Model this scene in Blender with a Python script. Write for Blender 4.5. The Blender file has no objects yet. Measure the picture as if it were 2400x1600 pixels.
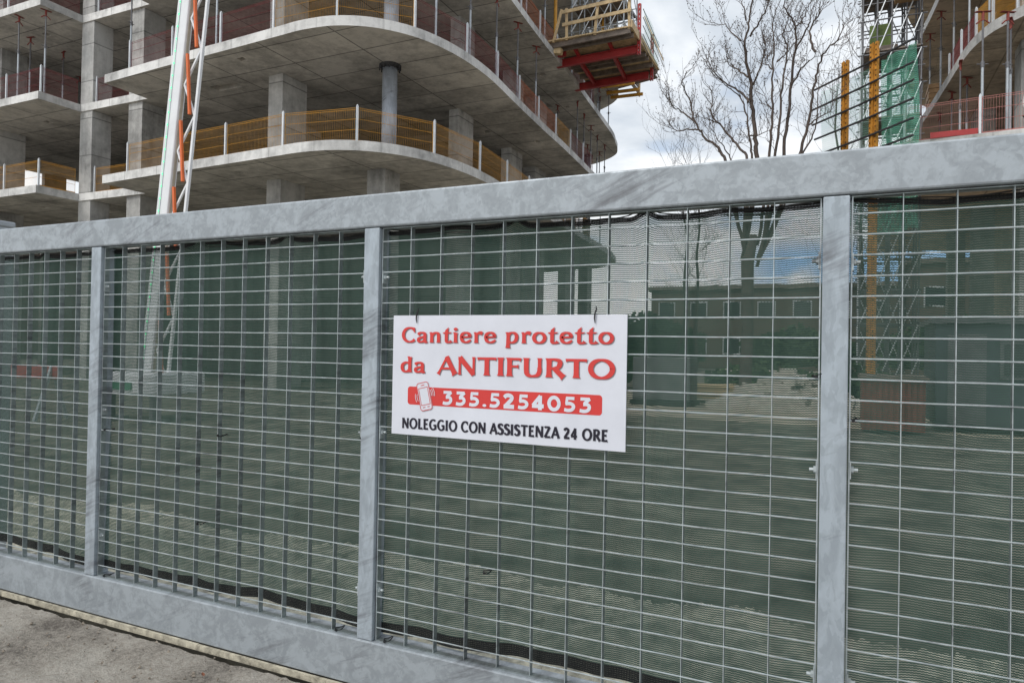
import bpy, bmesh, math, random
from mathutils import Vector, Matrix
random.seed(7)
S = bpy.context.scene
from mathutils import noise as mn
COL = S.collection
R = math.radians

# ------------------------------------------------------------------ camera
F_PX, YAW, PIT, ROL, EYE = 1650.0, 0.43978, 0.00978, 0.01753, 1.40
cd = bpy.data.cameras.new('camera'); cam = bpy.data.objects.new('camera', cd); COL.objects.link(cam)
fw = Vector((-math.sin(YAW)*math.cos(PIT), math.cos(YAW)*math.cos(PIT), math.sin(PIT)))
r0 = Vector((math.cos(YAW), math.sin(YAW), 0)); u0 = r0.cross(fw)
rt = math.cos(ROL)*r0 + math.sin(ROL)*u0; up = -math.sin(ROL)*r0 + math.cos(ROL)*u0
m3 = Matrix((rt, up, -fw)).transposed()
cam.matrix_world = Matrix.Translation((0, 0, EYE)) @ m3.to_4x4()
cd.sensor_width = 36; cd.lens = 36*F_PX/2400; cd.clip_start = 0.05; cd.clip_end = 2000
S.camera = cam
S.render.resolution_x = 1024; S.render.resolution_y = 682

# ------------------------------------------------------------------ light
SUN_EL, SUN_AZ = R(48), R(205)      # azimuth measured clockwise from +Y: behind the camera
S.view_settings.view_transform = 'Standard'; S.view_settings.look = 'None'
S.view_settings.exposure = 0.68; S.view_settings.gamma = 1
sl = bpy.data.lights.new('sun', 'SUN'); so = bpy.data.objects.new('sun', sl); COL.objects.link(so)
sl.energy = 1.3; sl.angle = R(25); sl.color = (1.0, 0.96, 0.9)
sd = Vector((math.sin(SUN_AZ)*math.cos(SUN_EL), math.cos(SUN_AZ)*math.cos(SUN_EL), math.sin(SUN_EL)))
so.rotation_euler = sd.to_track_quat('Z', 'Y').to_euler()
W = bpy.data.worlds.new('World'); S.world = W; W.use_nodes = True
nt = W.node_tree; nt.nodes.clear()
def N(t, **k):
    n = nt.nodes.new(t)
    for a, b in k.items(): setattr(n, a, b)
    return n
def LK(a, b): nt.links.new(a, b)
def ramp(n, pts):
    e = n.color_ramp.elements
    while len(e) > 1: e.remove(e[-1])
    e[0].position = pts[0][0]; e[0].color = (*pts[0][1], 1)
    for p, c in pts[1:]:
        q = e.new(p); q.color = (*c, 1)
out = N('ShaderNodeOutputWorld'); sky = N('ShaderNodeTexSky'); sky.sky_type = 'NISHITA'; sky.sun_disc = False
sky.sun_elevation = SUN_EL; sky.sun_rotation = SUN_AZ
b1 = N('ShaderNodeBackground'); b1.inputs[1].default_value = 0.10; LK(sky.outputs[0], b1.inputs[0])
tc = N('ShaderNodeTexCoord'); sx = N('ShaderNodeSeparateXYZ'); LK(tc.outputs['Generated'], sx.inputs[0])
ad = N('ShaderNodeMath', operation='ADD'); LK(sx.outputs[2], ad.inputs[0]); ad.inputs[1].default_value = 0.22
mx = N('ShaderNodeMath', operation='MAXIMUM'); LK(ad.outputs[0], mx.inputs[0]); mx.inputs[1].default_value = 0.05
dx = N('ShaderNodeMath', operation='DIVIDE'); LK(sx.outputs[0], dx.inputs[0]); LK(mx.outputs[0], dx.inputs[1])
dy = N('ShaderNodeMath', operation='DIVIDE'); LK(sx.outputs[1], dy.inputs[0]); LK(mx.outputs[0], dy.inputs[1])
cx = N('ShaderNodeCombineXYZ'); LK(dx.outputs[0], cx.inputs[0]); LK(dy.outputs[0], cx.inputs[1])
n1 = N('ShaderNodeTexNoise'); n1.inputs['Scale'].default_value = 1.9; n1.inputs['Detail'].default_value = 7; n1.inputs['Roughness'].default_value = 0.52
n1.inputs['Distortion'].default_value = 0.3
LK(cx.outputs[0], n1.inputs['Vector'])
r1 = N('ShaderNodeValToRGB'); LK(n1.outputs[0], r1.inputs[0])
ramp(r1, [(0.34, (0.29, 0.335, 0.40)), (0.44, (0.38, 0.425, 0.48)), (0.53, (0.50, 0.535, 0.575)), (0.64, (0.72, 0.735, 0.75))])
hz = N('ShaderNodeMapRange'); LK(sx.outputs[2], hz.inputs[0])
hz.inputs[1].default_value = 0.08; hz.inputs[2].default_value = 0.30; hz.inputs[3].default_value = 0.8; hz.inputs[4].default_value = 0.0
mc = N('ShaderNodeMixRGB'); LK(hz.outputs[0], mc.inputs[0]); LK(r1.outputs[0], mc.inputs[1]); mc.inputs[2].default_value = (0.86, 0.86, 0.85, 1)
b2 = N('ShaderNodeBackground'); LK(mc.outputs[0], b2.inputs[0]); b2.inputs[1].default_value = 1.0
n2 = N('ShaderNodeTexNoise'); n2.inputs['Scale'].default_value = 2.3; n2.inputs['Detail'].default_value = 5
mp = N('ShaderNodeMapping'); mp.inputs['Location'].default_value = (3.1, 1.7, 0); LK(cx.outputs[0], mp.inputs[0]); LK(mp.outputs[0], n2.inputs['Vector'])
r2 = N('ShaderNodeValToRGB'); LK(n2.outputs[0], r2.inputs[0]); ramp(r2, [(0.56, (1, 1, 1)), (0.70, (0.35, 0.35, 0.35))])
ms = N('ShaderNodeMixShader'); LK(r2.outputs[0], ms.inputs[0]); LK(b1.outputs[0], ms.inputs[1]); LK(b2.outputs[0], ms.inputs[2])
# a gap of blue low in the sky to the right of the tree
b3 = N('ShaderNodeBackground'); b3.inputs[0].default_value = (0.28, 0.47, 0.72, 1); b3.inputs[1].default_value = 1.0
def mr(src, a, b_, lo=0.0, hi=1.0):
    n = N('ShaderNodeMapRange'); n.interpolation_type = 'SMOOTHSTEP'; LK(src, n.inputs[0]); n.inputs[1].default_value = a; n.inputs[2].default_value = b_; n.inputs[3].default_value = lo; n.inputs[4].default_value = hi
    return n.outputs[0]
def mul(a, b_):
    n = N('ShaderNodeMath', operation='MULTIPLY'); LK(a, n.inputs[0]); LK(b_, n.inputs[1]); return n.outputs[0]
n3 = N('ShaderNodeTexNoise'); n3.inputs['Scale'].default_value = 9; n3.inputs['Detail'].default_value = 4; LK(tc.outputs['Generated'], n3.inputs['Vector'])
gap = mul(mul(mr(sx.outputs[2], 0.075, 0.095), mr(sx.outputs[2], 0.125, 0.155, 1.0, 0.0)), mul(mr(sx.outputs[0], -0.16, -0.06), mr(n3.outputs[0], 0.36, 0.50)))
gap = mul(gap, mr(sx.outputs[1], 0.2, 0.4))
ms2 = N('ShaderNodeMixShader'); LK(gap, ms2.inputs[0]); LK(ms.outputs[0], ms2.inputs[1]); LK(b3.outputs[0], ms2.inputs[2])
LK(ms2.outputs[0], out.inputs[0])

# ------------------------------------------------------------------ helpers
def mat(name, col, rough=0.7, metal=0.0, var=0.15, scale=3.0, col2=None, bump=0.0, detail=6, coords='Object'):
    m = bpy.data.materials.new(name); m.use_nodes = True; t = m.node_tree; nd = t.nodes; b = nd['Principled BSDF']
    b.inputs['Roughness'].default_value = rough; b.inputs['Metallic'].default_value = metal
    tcn = nd.new('ShaderNodeTexCoord'); no = nd.new('ShaderNodeTexNoise')
    no.inputs['Scale'].default_value = scale; no.inputs['Detail'].default_value = detail; no.inputs['Roughness'].default_value = 0.62
    t.links.new(tcn.outputs[coords], no.inputs['Vector'])
    cr = nd.new('ShaderNodeValToRGB'); t.links.new(no.outputs[0], cr.inputs[0])
    lo = tuple(max(0, c*(1-var)) for c in col); hi = col2 or tuple(min(1, c*(1+var)) for c in col)
    ramp(cr, [(0.32, lo), (0.68, hi)])
    t.links.new(cr.outputs[0], b.inputs['Base Color'])
    if bump:
        bp = nd.new('ShaderNodeBump'); bp.inputs['Strength'].default_value = bump; bp.inputs['Distance'].default_value = 0.01
        t.links.new(no.outputs[0], bp.inputs['Height']); t.links.new(bp.outputs[0], b.inputs['Normal'])
    m['cr'] = cr.name
    return m

def concrete(name, base, seam=(2.5, 1.25), seamdark=0.55, upright=False):
    """bare shuttered concrete: cloudy blotches, drip streaks and the joints of the shutter boards"""
    m = bpy.data.materials.new(name); m.use_nodes = True; t = m.node_tree; nd = t.nodes; b = nd['Principled BSDF']
    b.inputs['Roughness'].default_value = 0.85
    tcn = nd.new('ShaderNodeTexCoord')
    def noise(sc, det, ro=0.6, mapping=None):
        n = nd.new('ShaderNodeTexNoise'); n.inputs['Scale'].default_value = sc; n.inputs['Detail'].default_value = det; n.inputs['Roughness'].default_value = ro
        if mapping:
            q = nd.new('ShaderNodeMapping'); q.inputs['Scale'].default_value = mapping; t.links.new(tcn.outputs['Object'], q.inputs[0]); t.links.new(q.outputs[0], n.inputs['Vector'])
        else: t.links.new(tcn.outputs['Object'], n.inputs['Vector'])
        return n
    a = noise(0.55, 8, 0.65); c = noise(3.5, 6, 0.7); s = noise(1.0, 5, 0.7, (5, 5, 0.35)); blot = noise(0.9, 3, 0.5, (1, 0.5, 1))
    mixn = nd.new('ShaderNodeMath'); mixn.operation = 'MULTIPLY_ADD'; t.links.new(c.outputs[0], mixn.inputs[0]); mixn.inputs[1].default_value = 0.45
    t.links.new(a.outputs[0], mixn.inputs[2])
    mix2 = nd.new('ShaderNodeMath'); mix2.operation = 'MULTIPLY_ADD'; t.links.new(s.outputs[0], mix2.inputs[0]); mix2.inputs[1].default_value = 0.3
    t.links.new(mixn.outputs[0], mix2.inputs[2])
    cr = nd.new('ShaderNodeValToRGB'); t.links.new(mix2.outputs[0], cr.inputs[0])
    k = base
    ramp(cr, [(0.68, tuple(v*0.55 for v in k)), (0.85, tuple(v*0.97 for v in k)), (1.0, tuple(min(1, v*1.32) for v in k))])
    bri = nd.new('ShaderNodeTexBrick')
    if upright:      # joints of the column shutters run level round the shaft
        sp = nd.new('ShaderNodeSeparateXYZ'); cb_ = nd.new('ShaderNodeCombineXYZ'); t.links.new(tcn.outputs['Object'], sp.inputs[0])
        t.links.new(sp.outputs[0], cb_.inputs[0]); t.links.new(sp.outputs[2], cb_.inputs[1]); t.links.new(cb_.outputs[0], bri.inputs['Vector'])
    else: t.links.new(tcn.outputs['Object'], bri.inputs['Vector'])
    bri.inputs['Scale'].default_value = 1.0; bri.inputs['Brick Width'].default_value = seam[0]; bri.inputs['Row Height'].default_value = seam[1]
    bri.inputs['Mortar Size'].default_value = 0.024; bri.inputs['Mortar Smooth'].default_value = 0.3; bri.offset = 0.0
    bri.inputs['Color1'].default_value = (1, 1, 1, 1); bri.inputs['Color2'].default_value = (0.78, 0.78, 0.78, 1); bri.inputs['Mortar'].default_value = (seamdark,)*3 + (1,)
    mu = nd.new('ShaderNodeMixRGB'); mu.blend_type = 'MULTIPLY'; mu.inputs[0].default_value = 1
    t.links.new(cr.outputs[0], mu.inputs[1]); t.links.new(bri.outputs[0], mu.inputs[2])
    t.links.new(mu.outputs[0], b.inputs['Base Color'])
    bp = nd.new('ShaderNodeBump'); bp.inputs['Strength'].default_value = 0.25; bp.inputs['Distance'].default_value = 0.02
    t.links.new(mixn.outputs[0], bp.inputs['Height']); t.links.new(bp.outputs[0], b.inputs['Normal'])
    return m

def galvanised(name, base=(0.335, 0.370, 0.400), metal=0.25, stretch=(1, 1, 1)):
    """zinc: cloudy spangle in flakes of two or three greys, rubbed streaks and a few dark scuffs"""
    m = bpy.data.materials.new(name); m.use_nodes = True; t = m.node_tree; nd = t.nodes; b = nd['Principled BSDF']
    b.inputs['Metallic'].default_value = metal
    tcn = nd.new('ShaderNodeTexCoord')
    mp_ = nd.new('ShaderNodeMapping'); mp_.inputs['Scale'].default_value = stretch; t.links.new(tcn.outputs['Object'], mp_.inputs[0])
    wn = nd.new('ShaderNodeTexNoise'); wn.inputs['Scale'].default_value = 22; wn.inputs['Detail'].default_value = 4; t.links.new(mp_.outputs[0], wn.inputs['Vector'])
    wm = nd.new('ShaderNodeMixRGB'); wm.blend_type = 'ADD'; wm.inputs[0].default_value = 0.06
    t.links.new(mp_.outputs[0], wm.inputs[1]); t.links.new(wn.outputs['Color'], wm.inputs[2])
    vo = nd.new('ShaderNodeTexVoronoi'); vo.inputs['Scale'].default_value = 75; t.links.new(wm.outputs[0], vo.inputs['Vector'])
    sp = nd.new('ShaderNodeSeparateColor'); t.links.new(vo.outputs['Color'], sp.inputs[0])
    big = nd.new('ShaderNodeTexNoise'); big.inputs['Scale'].default_value = 11.0; big.inputs['Detail'].default_value = 5; big.inputs['Roughness'].default_value = 0.55; big.inputs['Distortion'].default_value = 1.1
    t.links.new(mp_.outputs[0], big.inputs['Vector'])
    ma = nd.new('ShaderNodeMath'); ma.operation = 'MULTIPLY_ADD'; t.links.new(sp.outputs[0], ma.inputs[0]); ma.inputs[1].default_value = 0.15; t.links.new(big.outputs[0], ma.inputs[2])
    cr = nd.new('ShaderNodeValToRGB'); t.links.new(ma.outputs[0], cr.inputs[0])
    ramp(cr, [(0.44, tuple(v*0.86 for v in base)), (0.54, tuple(v*0.94 for v in base)), (0.60, tuple(v*1.03 for v in base)), (0.69, tuple(min(1, v*1.13) for v in base))])
    # scuffs: thin diagonal dark smears
    mq = nd.new('ShaderNodeMapping'); mq.vector_type = 'TEXTURE'; mq.inputs['Rotation'].default_value = (0, R(-24), 0); mq.inputs['Scale'].default_value = (0.5, 0.5, 0.045); t.links.new(tcn.outputs['Object'], mq.inputs[0])
    sn = nd.new('ShaderNodeTexNoise'); sn.inputs['Scale'].default_value = 1.3; sn.inputs['Detail'].default_value = 6; sn.inputs['Roughness'].default_value = 0.7; t.links.new(mq.outputs[0], sn.inputs['Vector'])
    gate = nd.new('ShaderNodeTexNoise'); gate.inputs['Scale'].default_value = 2.1; gate.inputs['Detail'].default_value = 3; t.links.new(tcn.outputs['Object'], gate.inputs['Vector'])
    g1 = nd.new('ShaderNodeMath'); g1.operation = 'MULTIPLY'; t.links.new(sn.outputs[0], g1.inputs[0]); t.links.new(gate.outputs[0], g1.inputs[1])
    sr = nd.new('ShaderNodeMapRange'); t.links.new(g1.outputs[0], sr.inputs[0]); sr.inputs[1].default_value = 0.285; sr.inputs[2].default_value = 0.42; sr.inputs[3].default_value = 0; sr.inputs[4].default_value = 0.7
    mu = nd.new('ShaderNodeMixRGB'); t.links.new(sr.outputs[0], mu.inputs[0]); t.links.new(cr.outputs[0], mu.inputs[1]); mu.inputs[2].default_value = (0.10, 0.10, 0.11, 1)
    t.links.new(mu.outputs[0], b.inputs['Base Color'])
    rr = nd.new('ShaderNodeMapRange'); t.links.new(ma.outputs[0], rr.inputs[0]); rr.inputs[1].default_value = 0.3; rr.inputs[2].default_value = 0.9; rr.inputs[3].default_value = 0.62; rr.inputs[4].default_value = 0.42
    t.links.new(rr.outputs[0], b.inputs['Roughness'])
    return m

class MB:
    def __init__(s): s.v = []; s.f = []; s.mi = []; s.uv = None
    def quad(s, *p, mi=0):
        n = len(s.v); s.v += [tuple(q) for q in p]; s.f.append(tuple(range(n, n+len(p)))); s.mi.append(mi)
    def hexa(s, c, mi=0):      # 8 corners, bottom ring then top ring (counter-clockwise)
        n = len(s.v); s.v += [tuple(q) for q in c]
        for f in ((3,2,1,0),(4,5,6,7),(0,1,5,4),(1,2,6,5),(2,3,7,6),(3,0,4,7)):
            s.f.append(tuple(n+i for i in f)); s.mi.append(mi)
    def box(s, x0, x1, y0, y1, z0, z1, mi=0):
        s.hexa([(x0,y0,z0),(x1,y0,z0),(x1,y1,z0),(x0,y1,z0),(x0,y0,z1),(x1,y0,z1),(x1,y1,z1),(x0,y1,z1)], mi)
    def bar(s, a, b, w, h, upv=(0,0,1), mi=0):   # rectangular bar from a to b
        a = Vector(a); b = Vector(b); d = (b-a).normalized(); u = Vector(upv)
        if abs(d.dot(u)) > 0.99: u = Vector((0,1,0))
        r = d.cross(u).normalized(); u = r.cross(d).normalized(); r = r*w/2; u = u*h/2
        s.hexa([a-r-u, a+r-u, b+r-u, b-r-u, a-r+u, a+r+u, b+r+u, b-r+u], mi)
    def tube(s, pts, rad, n=8, cap=True, mi=0):
        pts = [Vector(p) for p in pts]; rs = rad if isinstance(rad, (list, tuple)) else [rad]*len(pts)
        base = len(s.v); pu = None
        for i, p in enumerate(pts):
            d = (pts[min(i+1, len(pts)-1)]-pts[max(i-1, 0)])
            d = d.normalized() if d.length > 1e-9 else Vector((0,0,1))
            u = pu if pu is not None else (Vector((0,0,1)) if abs(d.z) < 0.9 else Vector((1,0,0)))
            u = u-d*u.dot(d)
            u = u.normalized() if u.length > 1e-6 else d.orthogonal().normalized()
            pu = u; r = d.cross(u)
            for k in range(n):
                a = 2*math.pi*k/n; s.v.append(tuple(p+(u*math.cos(a)+r*math.sin(a))*rs[i]))
        for i in range(len(pts)-1):
            for k in range(n):
                a = base+i*n+k; b = base+i*n+(k+1) % n
                s.f.append((a, b, b+n, a+n)); s.mi.append(mi)
        if cap:
            s.f.append(tuple(base+k for k in reversed(range(n)))); s.mi.append(mi)
            e = base+(len(pts)-1)*n; s.f.append(tuple(e+k for k in range(n))); s.mi.append(mi)
    def prism(s, poly, z0, z1, mi=0):
        n = len(poly); b = len(s.v)
        s.v += [(x, y, z0) for x, y in poly]+[(x, y, z1) for x, y in poly]
        s.f.append(tuple(b+i for i in reversed(range(n)))); s.mi.append(mi)
        s.f.append(tuple(b+n+i for i in range(n))); s.mi.append(mi)
        for i in range(n):
            j = (i+1) % n; s.f.append((b+i, b+j, b+n+j, b+n+i)); s.mi.append(mi)
    def build(s, name, mats, parent=None, loc=None, bevel=0, smooth=False):
        me = bpy.data.meshes.new(name); me.from_pydata(s.v, [], s.f)
        for m in (mats if isinstance(mats, (list, tuple)) else [mats]): me.materials.append(m)
        if any(s.mi): me.polygons.foreach_set('material_index', s.mi)
        if s.uv:
            l = me.uv_layers.new(name='UVMap')
            for lp in me.loops: l.data[lp.index].uv = s.uv[lp.vertex_index]
        if smooth: me.polygons.foreach_set('use_smooth', [True]*len(me.polygons))
        me.validate(); me.update()
        o = bpy.data.objects.new(name, me); COL.objects.link(o)
        if parent is not None: o.parent = parent
        if loc is not None: o.location = loc
        if bevel:
            b = o.modifiers.new('bevel', 'BEVEL'); b.width = bevel; b.segments = 2; b.limit_method = 'ANGLE'
        return o
def tag(o, label=None, cat=None, group=None, kind=None):
    if label: o['label'] = label
    if cat: o['category'] = cat
    if group: o['group'] = group
    if kind: o['kind'] = kind
    return o
def thing(name, label, cat, loc=(0,0,0), rz=0, group=None):
    o = bpy.data.objects.new(name, None); COL.objects.link(o); o.location = loc; o.rotation_euler = (0,0,rz)
    o.empty_display_size = 0.2
    return tag(o, label, cat, group)
def dup(root, loc, rz=0, label=None, group=None):
    r = root.copy(); COL.objects.link(r); r.location = loc; r.rotation_euler = (0,0,rz)
    if label: r['label'] = label
    if group: r['group'] = group
    for ch in list(root.children):
        c = ch.copy(); COL.objects.link(c); c.parent = r
        for g in ch.children:
            d = g.copy(); COL.objects.link(d); d.parent = c
    return r
ORD = ['first','second','third','fourth','fifth','sixth','seventh','eighth','ninth','tenth','eleventh','twelfth','thirteenth','fourteenth','fifteenth','sixteenth','seventeenth','eighteenth','nineteenth','twentieth']

# ------------------------------------------------------------------ materials
M = {}
M['slab'] = concrete('slab_concrete', (0.60, 0.57, 0.525), (2.5, 1.25), 0.30)
M['slab_top'] = concrete('darkened_slab_top', (0.24, 0.225, 0.20))  # upper faces coloured darker to cut light bounced onto the ceilings
M['fascia'] = concrete('slab_edge_concrete', (0.60, 0.595, 0.58), (1.6, 9.0), 0.7)
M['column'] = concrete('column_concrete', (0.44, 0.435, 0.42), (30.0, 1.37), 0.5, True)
M['wall'] = concrete('wall_concrete', (0.19, 0.18, 0.165), (2.4, 1.2), 0.6, True)  # wall colour set dark to paint in the shade inside the storeys
M['slab_warm'] = concrete('warm_slab_concrete', (0.55, 0.45, 0.345), (2.0, 1.0), 0.5)
M['zinc'] = galvanised('galvanised_beam')
M['zinc2'] = galvanised('galvanised_shaded_tone', (0.34, 0.385, 0.39), 0.80, (1, 1, 1))  # same zinc as the rods, coloured darker for the shaded bar sides
M['rod'] = galvanised('galvanised_lit_tone', (0.44, 0.49, 0.505), 0.40, (1, 1, 1))  # lighter copy of the bar zinc for rods, bolts and lit edges
M['steelround'] = galvanised('galvanised_column_jacket', (0.40, 0.44, 0.50), 0.3, (0.25, 0.25, 0.08))
M['dark'] = mat('rubber_and_hole_shade', (0.012, 0.012, 0.014), 0.6)
M['black'] = mat('black_plastic', (0.01, 0.01, 0.012), 0.45)
M['yellow'] = mat('yellow_paint', (0.55, 0.27, 0.03), 0.5, var=0.25)
M['red'] = mat('dark_red_paint', (0.20, 0.022, 0.028), 0.5, var=0.3)
M['orangemesh'] = mat('orange_red_paint', (0.46, 0.13, 0.05), 0.5, var=0.3)
M['pink'] = mat('faded_pink_red_paint', (0.48, 0.20, 0.18), 0.5, var=0.2)
M['galv'] = mat('grey_galvanised_tube', (0.40, 0.43, 0.46), 0.45, 0.4, 0.2)
M['whitepost'] = mat('pale_galvanised_post', (0.62, 0.65, 0.68), 0.45, 0.2, 0.12)
M['propred'] = mat('prop_red_paint', (0.20, 0.035, 0.025), 0.6, var=0.35, scale=8)
M['propsteel'] = mat('prop_dark_steel', (0.16, 0.16, 0.17), 0.55, 0.4, 0.3)
M['signal'] = mat('signal_red_steel', (0.38, 0.035, 0.035), 0.45, var=0.2, scale=2)
M['wood'] = mat('raw_timber', (0.60, 0.45, 0.26), 0.8, var=0.3, scale=4)
M['greywood'] = mat('weathered_timber', (0.20, 0.165, 0.14), 0.85, var=0.35, scale=4)
M['ply'] = mat('brown_plywood', (0.36, 0.22, 0.11), 0.7, var=0.3, scale=2)
M['white'] = mat('white_paint', (0.74, 0.75, 0.77), 0.35, var=0.05)
M['orange'] = mat('orange_paint', (0.68, 0.14, 0.03), 0.4, var=0.1)
M['rust'] = mat('ochre_painted_steel', (0.50, 0.22, 0.03), 0.55, var=0.35, scale=6)
M['rebar'] = mat('dark_bar_steel', (0.035, 0.035, 0.04), 0.6)
M['cream'] = mat('chipped_cream_paint', (0.40, 0.36, 0.28), 0.85, var=0.5, scale=22, col2=(0.64, 0.59, 0.46), bump=0.5)
M['bark'] = mat('grey_brown_bark', (0.085, 0.065, 0.055), 0.9, var=0.4, scale=5, bump=0.4)
M['board'] = mat('white_sign_board', (0.665, 0.685, 0.755), 0.38, var=0.055, scale=5)
M['signred'] = mat('sign_red_print', (0.62, 0.045, 0.04), 0.4, var=0.06)
M['signblack'] = mat('sign_black_print', (0.012, 0.010, 0.022), 0.4)
M['signgrey'] = mat('sign_grey_print', (0.36, 0.35, 0.38), 0.4, var=0.05)
M['glass'] = mat('dark_glass', (0.03, 0.035, 0.04), 0.1)
M['plaster'] = mat('pale_plaster', (0.42, 0.38, 0.31), 0.9, var=0.1)
M['plaster2'] = mat('brown_plaster', (0.13, 0.10, 0.08), 0.9, var=0.15)
M['rubble'] = mat('pale_rubble', (0.55, 0.52, 0.46), 0.9, var=0.25, scale=6)
M['skin'] = mat('skin', (0.50, 0.30, 0.21), 0.6, var=0.08)
M['shirt'] = mat('pale_shirt', (0.70, 0.66, 0.66), 0.8, var=0.08)
M['trousers'] = mat('dark_trousers', (0.03, 0.035, 0.06), 0.85)
M['leaf'] = mat('dry_leaf', (0.20, 0.075, 0.04), 0.8, var=0.3, scale=30)
M['hedge'] = mat('hedge_green', (0.05, 0.09, 0.03), 0.8, var=0.5, scale=3)
M['greengrey'] = mat('green_painted_steel', (0.06, 0.22, 0.13), 0.6, var=0.2)
em = bpy.data.materials.new('green_led'); em.use_nodes = True; eb = em.node_tree.nodes['Principled BSDF']
eb.inputs['Base Color'].default_value = (0.1, 0.7, 0.3, 1); eb.inputs['Emission Color'].default_value = (0.10, 1.0, 0.35, 1); eb.inputs['Emission Strength'].default_value = 0.9
M['led'] = em

def woven(name, col, pitch_u, pitch_v, cover, diag, hem=None, transl=0.35, tcol=None):
    """knitted netting: real see-through holes between knitted rows"""
    m = bpy.data.materials.new(name); m.use_nodes = True; t = m.node_tree; nd = t.nodes
    b = nd['Principled BSDF']; o = nd['Material Output']; b.inputs['Roughness'].default_value = 0.6
    uv = nd.new('ShaderNodeUVMap'); uv.uv_map = 'UVMap'; s = nd.new('ShaderNodeSeparateXYZ'); t.links.new(uv.outputs[0], s.inputs[0])
    def ma(op, a, b_=None, c=None):
        n = nd.new('ShaderNodeMath'); n.operation = op
        for i, q in enumerate((a, b_, c)):
            if q is None: continue
            if hasattr(q, 'links'): t.links.new(q, n.inputs[i])
            else: n.inputs[i].default_value = q
        return n.outputs[0]
    vv = ma('DIVIDE', s.outputs[1], pitch_v); fr = ma('FRACT', vv)
    thread = ma('LESS_THAN', fr, cover)
    uu = ma('FRACT', ma('DIVIDE', s.outputs[0], pitch_u))
    tri = ma('ABSOLUTE', ma('SUBTRACT', ma('MULTIPLY', uu, 2.0), 1.0))
    tt = ma('DIVIDE', ma('SUBTRACT', fr, cover), 1-cover)
    zig = ma('LESS_THAN', ma('ABSOLUTE', ma('SUBTRACT', tri, tt)), diag)
    al = ma('MAXIMUM', thread, zig)
    vc = nd.new('ShaderNodeTexNoise'); vc.inputs['Scale'].default_value = 3; vc.inputs['Detail'].default_value = 4; t.links.new(uv.outputs[0], vc.inputs['Vector'])
    cr = nd.new('ShaderNodeValToRGB'); t.links.new(vc.outputs[0], cr.inputs[0]); ramp(cr, [(0.3, tuple(v*0.75 for v in col)), (0.7, tuple(v*1.25 for v in col))])
    t.links.new(cr.outputs[0], b.inputs['Base Color'])
    if hem:   # a doubled, nearly closed border below v=hem[0] and above v=hem[1]
        h = ma('MAXIMUM', ma('LESS_THAN', s.outputs[1], hem[0]), ma('GREATER_THAN', s.outputs[1], hem[1]))
        al = ma('MAXIMUM', al, ma('MULTIPLY', h, ma('LESS_THAN', ma('FRACT', ma('MULTIPLY', vv, 2.0)), 0.93)))
        mk = nd.new('ShaderNodeMixRGB'); t.links.new(h, mk.inputs[0]); t.links.new(cr.outputs[0], mk.inputs[1]); mk.inputs[2].default_value = (0.012, 0.014, 0.014, 1)
        t.links.new(mk.outputs[0], b.inputs['Base Color'])
        hemf = h
    tl = nd.new('ShaderNodeBsdfTranslucent')
    t.links.new(cr.outputs[0], tl.inputs[0]) if tcol is None else setattr(tl.inputs[0], 'default_value', (*tcol, 1))
    mx1 = nd.new('ShaderNodeMixShader'); mx1.inputs[0].default_value = transl; t.links.new(b.outputs[0], mx1.inputs[1]); t.links.new(tl.outputs[0], mx1.inputs[2])
    if hem:
        mh = nd.new('ShaderNodeMixRGB'); t.links.new(hemf, mh.inputs[0]); mh.inputs[1].default_value = (*tcol, 1); mh.inputs[2].default_value = (0.01, 0.012, 0.012, 1)
        t.links.new(mh.outputs[0], tl.inputs[0])
    tp = nd.new('ShaderNodeBsdfTransparent'); mx2 = nd.new('ShaderNodeMixShader')
    t.links.new(al, mx2.inputs[0]); t.links.new(tp.outputs[0], mx2.inputs[1]); t.links.new(mx1.outputs[0], mx2.inputs[2])
    t.links.new(mx2.outputs[0], o.inputs[0])
    return m
M['net'] = woven('dark_green_shade_net', (0.044, 0.080, 0.066), 0.0096, 0.0073, 0.54, 0.25, hem=(0.045, 1.640), transl=0.38, tcol=(0.095, 0.195, 0.15))
M['greennet'] = woven('bright_green_debris_net', (0.15, 0.50, 0.36), 0.05, 0.05, 0.34, 0.18, transl=0.5)

# ------------------------------------------------------------------ setting
g = MB(); g.box(-900, 900, 2.45, 900, -0.5, -0.02)
gm = mat('site_soil', (0.155, 0.145, 0.115), 0.95, var=0.7, scale=1.8, bump=0.5)
tag(g.build('site_ground', gm), kind='structure')
g = MB(); g.prism([(-9.5, 15.5), (8, 14.5), (14, 70), (-9, 70)], -0.4, -0.014)
tag(g.build('site_road', mat('pale_compacted_gravel', (0.44, 0.39, 0.31), 0.95, var=0.3, scale=1.2, bump=0.5)), kind='structure')
g = MB()
nx, ny = 620, 24
for j in range(ny+1):
    for i in range(nx+1):
        x = -9+10*i/nx; y = 2.47+(1.55+0.22*mn.noise(Vector((x*0.8, 0.3, 2)))+0.10*mn.noise(Vector((x*4.0, 1.3, 5)))+0.05*mn.noise(Vector((x*23, 2.3, 5)))+0.03*mn.noise(Vector((x*60, 2.3, 5))))*j/ny
        z = 0.012*math.sin(x*3.1+y)+0.010*math.sin(x*7.7-y*5)+0.02*random.random()
        g.v.append((x, y, z if 0 < j < ny else -0.03))
for j in range(ny):
    for i in range(nx):
        a = j*(nx+1)+i; g.f.append((a, a+1, a+nx+2, a+nx+1)); g.mi.append(0)
tag(g.build('gravel_strip', mat('pale_gravel', (0.50, 0.47, 0.38), 0.95, var=0.55, scale=9, bump=0.8)), kind='structure')

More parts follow.
